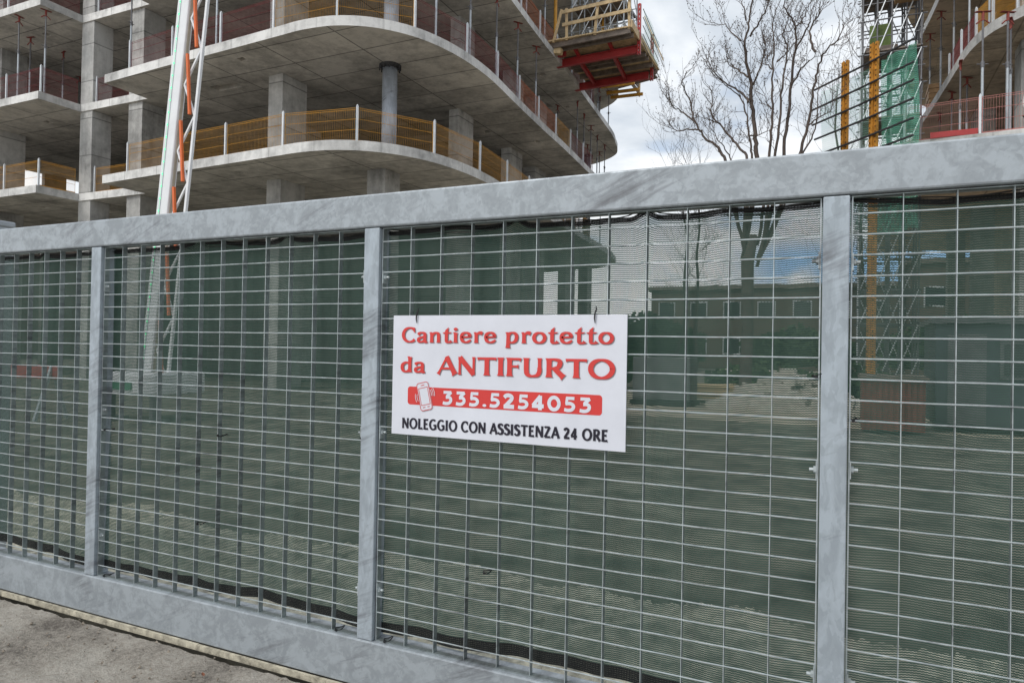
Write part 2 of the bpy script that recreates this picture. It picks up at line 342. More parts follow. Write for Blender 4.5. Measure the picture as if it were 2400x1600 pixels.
def dirt_mat():
    m = bpy.data.materials.new('trodden_dirt'); m.use_nodes = True; t = m.node_tree; nd = t.nodes; b = nd['Principled BSDF']
    b.inputs['Roughness'].default_value = 0.95
    tcn = nd.new('ShaderNodeTexCoord')
    def noise(sc, det, ro=0.6):
        n = nd.new('ShaderNodeTexNoise'); n.inputs['Scale'].default_value = sc; n.inputs['Detail'].default_value = det; n.inputs['Roughness'].default_value = ro
        t.links.new(tcn.outputs['Object'], n.inputs['Vector']); return n
    a = noise(2.2, 6); c = noise(40, 8, 0.72); d = noise(140, 4, 0.7)
    m1 = nd.new('ShaderNodeMath'); m1.operation = 'MULTIPLY_ADD'; t.links.new(c.outputs[0], m1.inputs[0]); m1.inputs[1].default_value = 0.7; t.links.new(a.outputs[0], m1.inputs[2])
    m2 = nd.new('ShaderNodeMath'); m2.operation = 'MULTIPLY_ADD'; t.links.new(d.outputs[0], m2.inputs[0]); m2.inputs[1].default_value = 0.5; t.links.new(m1.outputs[0], m2.inputs[2])
    cr = nd.new('ShaderNodeValToRGB'); t.links.new(m2.outputs[0], cr.inputs[0])
    ramp(cr, [(0.80, (0.12, 0.105, 0.09)), (1.0, (0.32, 0.29, 0.25)), (1.2, (0.48, 0.45, 0.40))])
    cr.color_ramp.elements[2].position = 1.0; cr.color_ramp.elements[1].position = 0.9
    mr = nd.new('ShaderNodeMapRange'); t.links.new(m2.outputs[0], mr.inputs[0]); mr.inputs[1].default_value = 0.8; mr.inputs[2].default_value = 1.45
    t.links.new(mr.outputs[0], cr.inputs[0])
    e = cr.color_ramp.elements; e[0].position = 0.15; e[1].position = 0.45; e[2].position = 0.8
    bp = nd.new('ShaderNodeBump'); bp.inputs['Strength'].default_value = 1.0; bp.inputs['Distance'].default_value = 0.016
    t.links.new(m2.outputs[0], bp.inputs['Height']); t.links.new(bp.outputs[0], b.inputs['Normal'])
    t.links.new(cr.outputs[0], b.inputs['Base Color'])
    return m
g = MB(); nx, ny = 240, 120
from mathutils import noise as mn
for j in range(ny+1):
    for i in range(nx+1):
        x = -6.0+6.0*i/nx; y = -0.6+2.892*j/ny
        z = 0.010*mn.noise(Vector((x*3, y*3, 0)))+0.009*mn.noise(Vector((x*13, y*13, 1)))+0.0065*mn.noise(Vector((x*34, y*34, 2)))
        g.v.append((x, y, z-0.004))
for j in range(ny):
    for i in range(nx):
        a = j*(nx+1)+i; g.f.append((a, a+1, a+nx+2, a+nx+1)); g.mi.append(0)
dm = dirt_mat()
tag(g.build('dirt_path', dm, smooth=True), kind='structure')
g = MB(); g.box(-60, 60, -60, 2.30, -0.5, -0.028); tag(g.build('ground', dm), kind='structure')
g = MB()
for k in range(520):
    x = random.uniform(-4.3, -1.6); y = random.uniform(0.9, 2.3); r_ = random.choice([0.003, 0.004, 0.005, 0.008])*random.uniform(0.7, 1.5)
    c = Vector((x, y, r_*0.2)); b0 = len(g.v)
    for q in ((1,0,0),(-1,0,0),(0,1,0),(0,-1,0),(0,0,.8),(0,0,-.8)):
        g.v.append(tuple(c+Vector(q)*r_*random.uniform(0.6, 1.3)))
    for f in ((0,2,4),(2,1,4),(1,3,4),(3,0,4),(2,0,5),(1,2,5),(3,1,5),(0,3,5)): g.f.append(tuple(b0+i for i in f)); g.mi.append(0)
tag(g.build('gravel', mat('loose_grit', (0.24, 0.205, 0.165), 0.95, var=0.5, scale=30)), 'loose grit and pebbles scattered on the trodden dirt', 'gravel', kind='stuff')

# ------------------------------------------------------------------ the gate
GY = 2.345; ZT, ZTL, ZBU, ZBL = 2.0194, 1.8830, 0.2076, 0.0191
PX = [-3.5051+1.7222*k for k in range(-1, 4)]; PW = 0.0749
gate = thing('sliding_gate', 'long galvanised steel gate of grating panels between a heavy top and bottom beam', 'gate', (0, GY, 0))
b = MB(); b.box(PX[0]-0.02, PX[4]+PW+0.02, 0, 0.10, ZTL, ZT); b.build('top_beam', M['zinc'], gate, bevel=0.007)
b = MB(); b.box(PX[0]-0.02, PX[4]+PW+0.02, 0, 0.10, ZBL, ZBU); b.build('bottom_beam', M['zinc'], gate, bevel=0.006)
zp = galvanised('galvanised_post', (0.36, 0.41, 0.455), 0.25, (1, 1, 0.45))
for x in PX:
    b = MB(); b.box(x, x+PW, 0.004, 0.085, ZBU+0.0015, ZTL-0.0025); p_ = b.build('gate_post', zp, gate, bevel=0.004)
def wob(i, x): return 0.0007*math.sin(3.1*i+3.0*x)+0.0003*math.sin(1.7*i*i+8*x)
def grating(parent, x0, x1, seed):
    W_ = x1-x0; y0 = 0.022; y1 = 0.047; g = MB(); n = 12; x0 += 0.006; x1 -= 0.006; W_ = x1-x0
    zt, zb = ZTL-0.006, ZBU+0.004
    rnd = random.Random(seed)
    for k in range(n+1):
        x = x0+W_*k/n; tk = 0.0012 if 0 < k < n else 0.002; tilt = rnd.uniform(-0.0015, 0.0015)
        g.hexa([(x-tk+tilt, y0, zb), (x+tk+tilt, y0, zb), (x+tk, y1, zb), (x-tk, y1, zb), (x-tk-tilt, y0, zt), (x+tk-tilt, y0, zt), (x+tk, y1, zt), (x-tk, y1, zt)]); g.mi[-4] = 1  # front edge takes the lighter zinc, painting in the light it catches
    g.box(x0-0.002, x1+0.002, y0-0.001, y1+0.001, zb-0.003, zb); g.box(x0-0.002, x1+0.002, y0-0.001, y1+0.001, zt, zt+0.003)
    z = 1.8245; i = 0
    while z > zb+0.02:
        pts = [(x0+W_*k/24, y0+0.0004, z+wob(i+seed*7, x0+W_*k/24)+0.0004*math.sin(math.pi*12*k/24)) for k in range(25)]
        g.tube(pts, 0.0024, 6, mi=1); z -= 0.06255; i += 1
    o = g.build('grating_panel', [M['zinc2'], M['rod']], parent)
    return o
def bolt(parent, x, z, sgn):
    g = MB()
    g.tube([(x, 0.034, z), (x+sgn*0.010, 0.034, z)], 0.011, 6); g.tube([(x+sgn*0.010, 0.034, z), (x+sgn*0.022, 0.034, z)], 0.0055, 8)
    g.box(min(x, x+sgn*0.003), max(x, x+sgn*0.003), 0.018, 0.052, z-0.026, z+0.026)
    g.build('bolt', M['rod'], parent)
for k in range(4):
    gp = grating(gate, PX[k]+PW, PX[k+1], k)
    for z in (1.68, 1.05, 0.41):
        bolt(gp, PX[k]+PW+0.0085, z, 1); bolt(gp, PX[k+1]-0.0085, z+random.uniform(-0.01, 0.01), -1)

# netting tied behind each grating panel
NET_LAB = ['dark green shade net behind the leftmost grating panel, darkest of the nets',
           'dark green shade net behind the panel between the two left gate posts',
           'dark green shade net behind the panel that carries the white sign',
           'dark green shade net behind the grating panel right of the rightmost gate post']
def shade_net(k):
    x0 = PX[k]+PW-0.004; x1 = PX[k+1]+0.004; z0 = 0.226; H = 1.660; nx = 150; nz = 120; g = MB(); g.uv = []
    rnd = random.Random(40+k); ph = [rnd.uniform(0, 6.28) for _ in range(8)]
    Wd = x1-x0; ties = [0, 0.36+rnd.uniform(-.05, .05), 0.7+rnd.uniform(-.05, .05), 1]
    def sag(u):
        for a, b_ in zip(ties, ties[1:]):
            if a <= u <= b_: s_ = (u-a)/(b_-a); return (4*s_*(1-s_))**0.6
        return 0
    for j in range(nz+1):
        for i in range(nx+1):
            u = i/nx; w = j/nz; x = x0+Wd*u; z = z0+H*w
            top = w**6; bot = (1-w)**5
            edge = math.exp(-u/0.07)+0.75*math.exp(-(1-u)/0.09)
            z += -0.014*sag(u)*top+0.012*math.sin(math.pi*u)*bot
            z += 0.006*math.sin(6.28*(u*1.3)+ph[0]+w*2)+0.004*math.sin(6.28*u*3.1+ph[1]+w*4)+0.0022*math.sin(6.28*u*8+ph[2]+w*9)
            z += 0.030*edge*math.sin(w*5.1+ph[5])*0.6*(1-top)*(1-bot)
            z += 0.0016*mn.noise(Vector((u*9, w*12, k*3.0)))+0.0006*mn.noise(Vector((u*22, w*30, k*3.0)))
            # tuck where cord pulls the border
            for tx in ties[1:3]:
                z += 0.022*math.exp(-((u-tx)/0.018)**2)*w**14
            y = 0.062+0.003*mn.noise(Vector((u*12, w*9, k*5.0)))+0.008*math.sin(6.28*u*1.7+ph[3]+w*2.1)+0.005*math.sin(6.28*u*4.3+ph[4]-w*3)+0.004*math.sin(w*6.28*1.2+ph[6])
            y += 0.010*(1-edge if edge < 1 else 0)
            g.v.append((x, GY+y+0.006, z)); g.uv.append((Wd*u, H*w))
    for j in range(nz):
        for i in range(nx):
            a = j*(nx+1)+i; g.f.append((a, a+1, a+nx+2, a+nx+1)); g.mi.append(0)
    o = tag(g.build('shade_net', M['net'], smooth=True), NET_LAB[k], 'netting', 'shade nets behind the grating')
    # black border cord
    c = MB()
    for dz, rr in ((-0.005, 0.0024), (-0.021, 0.0016)):
        pts = []
        for i in range(61):
            u = i/60; z = z0+H+dz-0.014*sag(u)+sum(0.022*math.exp(-((u-tx)/0.018)**2) for tx in ties[1:3])+0.003*math.sin(u*40+ph[7])
            pts.append((x0+Wd*u, GY+0.066, z))
        c.tube(pts, rr, 5)
    c.build('border_cord', M['black'], o)
    return [x0+Wd*t_ for t_ in ties[1:3]], z0+H
tops = []
for k in range(4):
    tx, tz = shade_net(k); tops += [(x, tz) for x in tx]

# cable ties
def tie_mesh(kind):
    g = MB()
    if kind == 'loop':
        pts = [(0.012*math.cos(a), 0.026+0.026*math.sin(a), 0.004*math.sin(a*2)) for a in [i*2*math.pi/14 for i in range(15)]]
        g.tube(pts, 0.0022, 5); g.box(-0.004, 0.004, -0.006, 0.0, -0.004, 0.004)
        g.tube([(0, -0.002, 0), (0.006, -0.012, 0.006), (0.018, -0.015, 0.009)], 0.0016, 4)
    else:
        pts = [(0.0, 0.012, 0.030), (0.006, -0.002, 0.020), (0.002, -0.007, 0.004), (0.001, -0.0065, -0.012), (0.003, -0.0055, -0.028)]
        g.tube(pts, [0.002, 0.003, 0.003, 0.0026, 0.0014], 6)
    return g
ties_at = [(-3.39, 0.95, 'black cable tie on the grating beside the left gate post'),
           (-2.60, 0.975, 'black cable tie on a grating bar in the middle of the second panel'),
           (-2.72, 0.555, 'black cable tie low on the second grating panel, its tail sticking out'),
           (-1.79, 1.02, 'black cable tie at the left side of the middle gate post, at sign height'),
           (-1.21, 0.555, 'black cable tie on a grating bar below the white sign'),
           (-1.90, 0.215, 'black cable tie round the bottom bar left of the middle gate post'),
           (-1.655, 0.215, 'black cable tie round the bottom bar right of the middle gate post'),
           (-3.37, 0.215, 'black cable tie round the bottom bar right of the left gate post'),
           (-0.075, 1.33, 'black cable tie beside the right gate post, above sign mid height'),
           (0.03, 1.20, 'black cable tie right of the right gate post')]
lm = None
for x, z, lab in ties_at:
    if lm is None:
        lm = tie_mesh('loop').build('cable_tie', M['black']); o = lm
    else: o = lm.copy(); COL.objects.link(o)
    o.location = (x, GY+0.020, z); tag(o, lab, 'cable tie', 'cable ties on the gate')
for x, tz in tops[2:]:
    pass

# ------------------------------------------------------------------ the white sign
SX, SZ0, SZ1 = -1.635, 1.0515, 1.5235; SW = 0.9630; SY = 2.3555
sign = thing('warning_sign', 'white sign board with red and black Italian lettering tied to the grating', 'sign', (SX, SY, SZ0))
b = MB(); b.box(0, SW, 0, 0.005, 0, SZ1-SZ0)
b.build('sign_board', M['board'], sign)
class Ink:
    """flat print on the board: every stroke a ribbon lying a hair above the previous one"""
    def __init__(s): s.mb = MB(); s.y = -0.0006
    def poly(s, pts):
        s.y -= 0.000012
        n = len(s.mb.v); s.mb.v += [(x, s.y, z) for x, z in pts]; s.mb.f.append(tuple(range(n, n+len(pts)))); s.mb.mi.append(0)
    def ribbon(s, pts, ws):
        s.y -= 0.000012; n = len(pts); P = [Vector((a, c)) for a, c in pts]; base = len(s.mb.v)
        for i in range(n):
            d = (P[min(i+1, n-1)]-P[max(i-1, 0)]).normalized(); nn = Vector((-d.y, d.x)); w = ws[i]/2
            for q in (P[i]+nn*w, P[i]-nn*w): s.mb.v.append((q.x, s.y, q.y))
        for i in range(n-1):
            a = base+2*i; s.mb.f.append((a, a+1, a+3, a+2)); s.mb.mi.append(0)
def resample(pts, n=24):
    P = [Vector(p) for p in pts]; L = [0]
    for a, c in zip(P, P[1:]): L.append(L[-1]+(c-a).length)
    o = []
    for i in range(n+1):
        s_ = L[-1]*i/n; k = 0
        while k < len(L)-2 and L[k+1] < s_: k += 1
        t_ = (s_-L[k])/max(1e-9, L[k+1]-L[k]); o.append(P[k].lerp(P[k+1], t_))
    return [tuple(q) for q in o]
def catmull(pts, n=10):
    P = [Vector(p) for p in pts]; o = []
    for i in range(len(P)-1):
        p0 = P[i-1] if i else P[i]*2-P[i+1]; p1 = P[i]; p2 = P[i+1]; p3 = P[i+2] if i+2 < len(P) else P[i+1]*2-P[i]
        for k in range(n):
            t_ = k/n; o.append(tuple(0.5*((2*p1)+(p2-p0)*t_+(2*p0-5*p1+4*p2-p3)*t_*t_+(3*p1-p0-3*p2+p3)*t_**3)))
    o.append(tuple(P[-1])); return o
def arc(cx_, cy_, rx, ry, a0, a1, n=28): return [(cx_+rx*math.cos(R(a0+(a1-a0)*i/n)), cy_+ry*math.sin(R(a0+(a1-a0)*i/n))) for i in range(n+1)]
class Face:
    """letter shapes: each letter a list of (points, widths) strokes in units of the cap height"""
    def __init__(s, thick, thin, flare): s.T, s.t, s.F = thick, thin, flare
    def stem(s, a, b, w=None, fa=None, fb=None):
        w = w or s.T; fa = s.F if fa is None else fa; fb = s.F if fb is None else fb
        n = 16; P = [(a[0]+(b[0]-a[0])*i/n, a[1]+(b[1]-a[1])*i/n) for i in range(n+1)]; o = []
        for i in range(n+1):
            u = i/n; o.append(w*(1+fa*math.exp(-u/0.07)+fb*math.exp(-(1-u)/0.07)))
        return (P, o)
    def curve(s, pts, wscale=None, closed=False):
        o = []; n = len(pts)
        for i in range(n):
            a = pts[max(i-1, 0)]; c = pts[min(i+1, n-1)]; dx_, dy_ = c[0]-a[0], c[1]-a[1]; L = math.hypot(dx_, dy_) or 1
            v = abs(dy_)/L; w = s.t+(s.T-s.t)*v**1.4
            if wscale: w *= wscale(i/(n-1))
            o.append(w)
        return (pts, o)
    def glyph(s, ch):
        T, t, st, cu = s.T, s.t, s.stem, s.curve; h = T/2
        if ch in '. ': return ([] if ch == ' ' else [s.dot(0.12, 0.10, 0.10)]), (0.30 if ch == ' ' else 0.26)
        if ch == 'o': return [cu(arc(0.33, 0.335, 0.25, 0.30, 0, 362, 44))], 0.68
        if ch == 'e': return [cu(catmull([(0.10, 0.36), (0.42, 0.375), (0.525, 0.42), (0.46, 0.58), (0.31, 0.645), (0.15, 0.56), (0.095, 0.36), (0.15, 0.13), (0.31, 0.04), (0.46, 0.08), (0.58, 0.19)]), lambda u: 1 if u < .9 else 1-5*(u-.9))], 0.64
        if ch == 'a': return [cu(catmull([(0.07, 0.50), (0.14, 0.60), (0.29, 0.645), (0.42, 0.57), (0.44, 0.40), (0.44, 0.12), (0.49, 0.03), (0.58, 0.04)])), cu(catmull([(0.45, 0.385), (0.26, 0.34), (0.11, 0.25), (0.10, 0.11), (0.21, 0.035), (0.36, 0.09), (0.45, 0.18)]))], 0.60
        if ch == 'n': return [st((0.16, 0.64), (0.16, 0)), ([(0.02, 0.66), (0.16, 0.62)], [0.01, 0.10]), cu(catmull([(0.16, 0.44), (0.26, 0.58), (0.39, 0.635), (0.50, 0.57), (0.525, 0.40)])), st((0.525, 0.42), (0.525, 0), fa=0)], 0.70
        if ch == 't': return [([(0.30, 0.98), (0.205, 0.76), (0.19, 0.62), (0.19, 0.2)], [0.01, T*.95, T, T]), cu(catmull([(0.19, 0.24), (0.20, 0.09), (0.29, 0.03), (0.42, 0.07), (0.45, 0.12)])), ([(0.0, 0.62), (0.10, 0.63), (0.36, 0.63), (0.46, 0.66)], [0.05, 0.08, 0.075, 0.02])], 0.47
        if ch == 'i': return [st((0.15, 0.64), (0.15, 0)), ([(0.01, 0.66), (0.15, 0.62)], [0.01, 0.10]), s.dot(0.15, 0.86, 0.105)], 0.31
        if ch == 'r': return [st((0.16, 0.64), (0.16, 0)), ([(0.02, 0.66), (0.16, 0.62)], [0.01, 0.10]), (catmull([(0.17, 0.44), (0.24, 0.58), (0.34, 0.635), (0.46, 0.60)], 8), [t*1.1+(T*0.95-t)*min(1, (i/24)**1.2) for i in range(25)]), ([(0.46, 0.68), (0.44, 0.50)], [0.12, 0.03])], 0.50
        if ch == 'p': return [st((0.16, 0.64), (0.14, -0.30)), ([(0.0, 0.66), (0.16, 0.62)], [0.01, 0.10]), cu(catmull([(0.16, 0.50), (0.27, 0.62), (0.41, 0.635), (0.53, 0.52), (0.555, 0.335), (0.50, 0.14), (0.37, 0.04), (0.25, 0.05), (0.16, 0.12)]))], 0.70
        if ch == 'd': return [st((0.50, 1.0), (0.50, 0)), ([(0.36, 1.03), (0.50, 0.985)], [0.01, 0.09]), cu(catmull([(0.50, 0.55), (0.39, 0.63), (0.26, 0.62), (0.13, 0.50), (0.095, 0.32), (0.14, 0.13), (0.26, 0.04), (0.38, 0.06), (0.50, 0.16)]))], 0.68
        if ch == 'C': return [cu(arc(0.46, 0.5, 0.36, 0.46, 48, 318, 40), lambda u: 1.25 if u < .04 else 1), ([(0.725, 0.98), (0.72, 0.66)], [0.03, 0.10])], 0.80
        if ch == 'G': return [cu(arc(0.46, 0.5, 0.36, 0.46, 50, 318, 40)), st((0.72, 0.46), (0.72, 0.06), fb=0), ([(0.48, 0.45), (0.82, 0.45)], [t*.9, t*1.2])], 0.86
        if ch == 'O': return [cu(arc(0.47, 0.5, 0.36, 0.46, 0, 362, 56))], 0.94
        if ch == 'Q': return [], 0.9
        if ch == 'A': return [st((0.41, 0.99), (0.06, 0.0), t*1.15, 0.2, s.F*1.6), st((0.39, 1.0), (0.74, 0.0), T, 0.0, s.F), ([(0.20, 0.33), (0.62, 0.33)], [t, t])], 0.78
        if ch == 'N': return [st((0.13, 1.0), (0.13, 0.0), t*1.25), st((0.13, 0.97), (0.68, 0.03), T*1.02, 0.1, 0.0), st((0.68, 1.0), (0.68, 0.0), t*1.25, fb=0)], 0.81
        if ch == 'T': return [st((0.36, 0.97), (0.36, 0.0), fa=0), ([(0.0, 0.90), (0.07, 0.93), (0.65, 0.93), (0.72, 0.90)], [0.16*s.F*1.1+t*.5, t*1.1, t*1.1, 0.16*s.F*1.1+t*.5])], 0.72
        if ch == 'I': return [st((0.15, 1.0), (0.15, 0.0))], 0.32
        if ch == 'F': return [st((0.15, 1.0), (0.15, 0.0)), ([(0.12, 0.93), (0.50, 0.93), (0.57, 0.88)], [t*1.1, t*1.1, 0.16]), ([(0.15, 0.53), (0.42, 0.53), (0.48, 0.53)], [t, t, t*2.2])], 0.60
        if ch == 'E': return [st((0.15, 1.0), (0.15, 0.0)), ([(0.12, 0.935), (0.48, 0.935), (0.54, 0.92)], [t*1.1, t*1.1, t*1.7]), ([(0.15, 0.52), (0.42, 0.52), (0.47, 0.52)], [t, t, t*1.8]), ([(0.12, 0.065), (0.49, 0.065), (0.56, 0.085)], [t*1.1, t*1.1, t*1.7])], 0.62
        if ch == 'L': return [st((0.15, 1.0), (0.15, 0.0)), ([(0.12, 0.065), (0.46, 0.065), (0.53, 0.09)], [t*1.1, t*1.1, t*1.8])], 0.56
        if ch == 'U': return [st((0.15, 1.0), (0.15, 0.34), fb=0), cu(catmull([(0.15, 0.36), (0.18, 0.16), (0.29, 0.05), (0.42, 0.04), (0.55, 0.10), (0.62, 0.26), (0.63, 0.5)]), lambda u: 1-0.25*max(0, u-.5)), st((0.63, 1.0), (0.63, 0.40), T*0.72, fb=0)], 0.80
        if ch == 'R': return [st((0.15, 1.0), (0.15, 0.0)), cu(catmull([(0.13, 0.935), (0.34, 0.945), (0.50, 0.87), (0.53, 0.72), (0.47, 0.55), (0.33, 0.485), (0.15, 0.475)])), st((0.33, 0.49), (0.66, 0.0), T, 0, s.F*.8)], 0.72
        if ch == 'S': return [cu(catmull([(0.52, 0.80), (0.44, 0.91), (0.30, 0.945), (0.15, 0.87), (0.13, 0.70), (0.27, 0.56), (0.45, 0.44), (0.51, 0.27), (0.42, 0.10), (0.26, 0.045), (0.13, 0.09), (0.06, 0.20)]), lambda u: 0.75+0.55*math.sin(math.pi*u))], 0.60
        if ch == 'Z': return [([(0.06, 0.88), (0.12, 0.935), (0.55, 0.935)], [t*1.6, t*1.1, t*1.1]), st((0.55, 0.96), (0.08, 0.04), T*.95, 0, 0), ([(0.06, 0.065), (0.53, 0.065), (0.59, 0.10)], [t*1.1, t*1.1, t*1.7])], 0.64
        # figures
        if ch == '3': return [([(0.07, 0.90), (0.50, 0.90)], [0.17, 0.17]), st((0.50, 0.93), (0.26, 0.60), T*0.8, 0, 0), s.even(catmull([(0.20, 0.545), (0.37, 0.55), (0.47, 0.44), (0.465, 0.26), (0.36, 0.12), (0.20, 0.09), (0.04, 0.13)]), 0.185)], 0.62
        if ch == '5': return [([(0.12, 0.905), (0.51, 0.905)], [0.17, 0.17]), ([(0.17, 0.95), (0.14, 0.50)], [0.15, 0.15]), s.even(catmull([(0.10, 0.535), (0.30, 0.56), (0.445, 0.46), (0.47, 0.30), (0.38, 0.14), (0.22, 0.09), (0.04, 0.13)]), 0.185)], 0.62
        if ch == '2': return [s.even(catmull([(0.06, 0.74), (0.15, 0.87), (0.30, 0.90), (0.43, 0.80), (0.42, 0.62), (0.30, 0.42), (0.10, 0.12)]), T*.98), ([(0.03, t*.6), (0.56, t*.6)], [t*1.2, t*1.2])], 0.62
        if ch == '4': return [st((0.40, 0.98), (0.40, 0.0), T, 0, 0), st((0.42, 0.97), (0.05, 0.30), t*1.05, 0, 0), ([(0.01, 0.27), (0.58, 0.27)], [t*1.15, t*1.15])], 0.64
        if ch == '0': return [s.even(arc(0.33, 0.5, 0.235, 0.41, 0, 362, 48), 0.20)], 0.68
        raise KeyError(ch)
    def even(s, pts, w): return (pts, [w]*len(pts))
    def dot(s, x, y, r): return ('dot', arc(x, y, r, r, 0, 342, 19))
def setline(ink, face, text, x0, x1, z0, h, xs=1.0, track=0.0, z1=None, dxz=(0, 0)):
    z1 = z0 if z1 is None else z1
    adv = [face.glyph(c)[1]+track for c in text]; tot = sum(adv)-track; k = (x1-x0)/tot; x = 0
    for c, a in zip(text, adv):
        for P, ws in face.glyph(c)[0]:
            f = lambda q: (x0+(x+q[0])*k+dxz[0], z0+(z1-z0)*(x+q[0])/tot+q[1]*h+dxz[1])
            if P == 'dot': ink.poly([f(q) for q in ws])
            else: ink.ribbon([f(q) for q in P], [w*(k+h)/2 for w in ws])
        x += a
LX = lambda v: v-SX
LZ = lambda v: v-SZ0
serif = Face(0.205, 0.09, 0.5); caps = Face(0.22, 0.09, 0.55); sans = Face(0.225, 0.19, 0.0); narrow = Face(0.235, 0.165, 0.22)
LINES = [(serif, 'Cantiere protetto', -1.594, -0.716, 1.4165, 1.4215, 0.060, 0.05), (serif, 'da', -1.597, -1.480, 1.299, 1.299, 0.060, 0.04), (caps, 'ANTIFURTO', -1.428, -0.709, 1.2955, 1.300, 0.068, 0.015)]
for fc, tx_, xa, xb, za, zb_, hh, trk in LINES:
    tot = sum(fc.glyph(c)[1]+trk for c in tx_)-trk; pos = 0
    for wd in tx_.split(' '):
        wl = sum(fc.glyph(c)[1]+trk for c in wd)-trk; u0, u1 = pos/tot, (pos+wl)/tot; pos += wl+2*trk+fc.glyph(' ')[1]
        ar = (LX(xa+(xb-xa)*u0), LX(xa+(xb-xa)*u1), LZ(za+(zb_-za)*u0), hh)
        ik = Ink(); ik.y = -0.0030; setline(ik, fc, wd, *ar, z1=LZ(za+(zb_-za)*u1), track=trk); w_ = ik.mb.build('red_lettering', M['signred'], sign)
        ik = Ink(); ik.y = -0.0003; setline(ik, fc, wd, *ar, z1=LZ(za+(zb_-za)*u1), track=trk, dxz=(0.0032, -0.0032)); ik.mb.build('lettering_shadow', M['signgrey'], w_)
ik = Ink()
def rrect(x0, x1, z0, z1, r, sk=0):
    P = arc(x1-r, z1-r, r, r, 0, 90, 6)+arc(x0+r, z1-r, r, r, 90, 180, 6)+arc(x0+r, z0+r, r, r, 180, 270, 6)+arc(x1-r, z0+r, r, r, 270, 360, 6)
    return [(a+sk*(c-z0), c) for a, c in P]
ik.poly(rrect(LX(-1.561), LX(-0.757), LZ(1.1715), LZ(1.2425), 0.012)); ban = ik.mb.build('phone_number_banner', M['signred'], sign)
ik = Ink(); ik.y = -0.0015
setline(ik, sans, '335.5254053', LX(-1.402), LX(-0.792), LZ(1.1785), 0.053, track=0.10)
ik.mb.build('number_lettering', M['board'], ban)
ik = Ink(); ik.y = -0.0015
setline(ik, narrow, 'NOLEGGIO CON ASSISTENZA 24 ORE', LX(-1.585), LX(-0.733), LZ(1.0765), 0.0405, z1=LZ(1.0825), track=0.06)
ik.mb.build('black_lettering', M['signblack'], sign)
# telephone pictogram, tilted
def tilt(P, c, a): ca, sa = math.cos(R(a)), math.sin(R(a)); return [(c[0]+(x*ca-z*sa), c[1]+(x*sa+z*ca)) for x, z in P]
pc = (LX(-1.482), LZ(1.2065)); ta = 13
ik = Ink(); ik.y = -0.0022; ik.poly(tilt(rrect(-0.0285, 0.0285, -0.056, 0.056, 0.011), pc, ta)); ph = ik.mb.build('phone_pictogram', M['board'], sign)
ik = Ink(); ik.y = -0.0030
rr_ = rrect(-0.0265, 0.0265, -0.054, 0.054, 0.010); ik.ribbon(tilt(rr_+rr_[:2], pc, ta), [0.0026]*(len(rr_)+2))
rr_ = rrect(-0.0205, 0.0205, -0.033, 0.034, 0.001); ik.ribbon(tilt(rr_+rr_[:2], pc, ta), [0.0022]*(len(rr_)+2))
ik.ribbon(tilt([(-0.008, 0.044), (0.008, 0.044)], pc, ta), [0.003]*2)
ik.ribbon(tilt([(-0.016, -0.042), (-0.004, -0.042)], pc, ta), [0.0025]*2); ik.ribbon(tilt([(0.005, -0.042), (0.016, -0.042)], pc, ta), [0.0025]*2)
ik.mb.build('phone_outline', M['signred'], ph)
ik = Ink(); ik.y = -0.0030
for r_ in (0.036, 0.044):
    ik.ribbon(tilt(arc(0.002, 0, r_, r_*0.95, 157, 203, 10), pc, ta), [0.0022]*11)
ik.mb.build('ring_marks', M['board'], ph); ik = Ink(); ik.y = -0.0030
for r_ in (0.036, 0.043, 0.050):
    ik.ribbon(tilt(arc(-0.002, 0.006, r_, r_*0.95, -16, 24, 10), pc, ta), [0.0022]*11)
ik.mb.build('ring_marks', M['board'], ph)
for x, lab in ((-1.525, 'left black tie holding the top edge of the white sign'), (-0.789, 'right black tie holding the top edge of the white sign')):
    o = tie_mesh('hook').build('sign_tie', M['black'], loc=(x, SY, SZ1-0.002)); tag(o, lab, 'cable tie', 'ties of the white sign')

# ground rail, leaves, spare post behind the gate
b = MB()
x = -5.4
while x < 2.2:
    L_ = random.uniform(0.5, 0.9)
    b.box(x, x+L_-0.002, GY-0.014, GY-0.0006, -0.01, 0.0165+random.uniform(-.0012, .0012)); x += L_
tag(b.build('guide_rail', M['cream']), 'cream painted steel rail on the ground along the foot of the gate', 'rail')
def leaf(x, y, rz, s_, lab):
    g = MB(); P = [(0, -1), (0.35, -0.5), (0.5, 0.0), (0.3, 0.6), (0, 1.05), (-0.3, 0.6), (-0.45, 0.0), (-0.35, -0.5)]
    n = len(P)
    g.v = [(a*s_, c*s_, 0.006+0.25*s_*abs(a)+0.1*s_*c*c) for a, c in P]+[(0, 0, 0.005)]
    g.f = [(i, (i+1) % n, n) for i in range(n)]; g.mi = [0]*n
    o = g.build('fallen_leaf', M['leaf'], loc=(x, y, 0.002)); o.rotation_euler = (0.1, 0.1, rz); tag(o, lab, 'leaf', 'fallen leaves')
leaf(-2.42, 2.148, 1.0, 0.016, 'dry brown leaf lying on the dirt near the bottom edge')
leaf(-2.22, 2.10, 2.2, 0.012, 'small dry leaf on the dirt, nearest the foot of the gate')
sp = thing('fence_post', 'grey square post with a cap just behind the left end of the gate', 'post', (-4.93, 2.70, 0))
b = MB(); b.box(-0.05, 0.05, -0.05, 0.05, 0, 2.12); b.build('post_shaft', M['galv'], sp)
b = MB(); b.box(-0.058, 0.058, -0.058, 0.058, 2.12, 2.16); b.build('post_cap', M['galv'], sp, bevel=0.01)

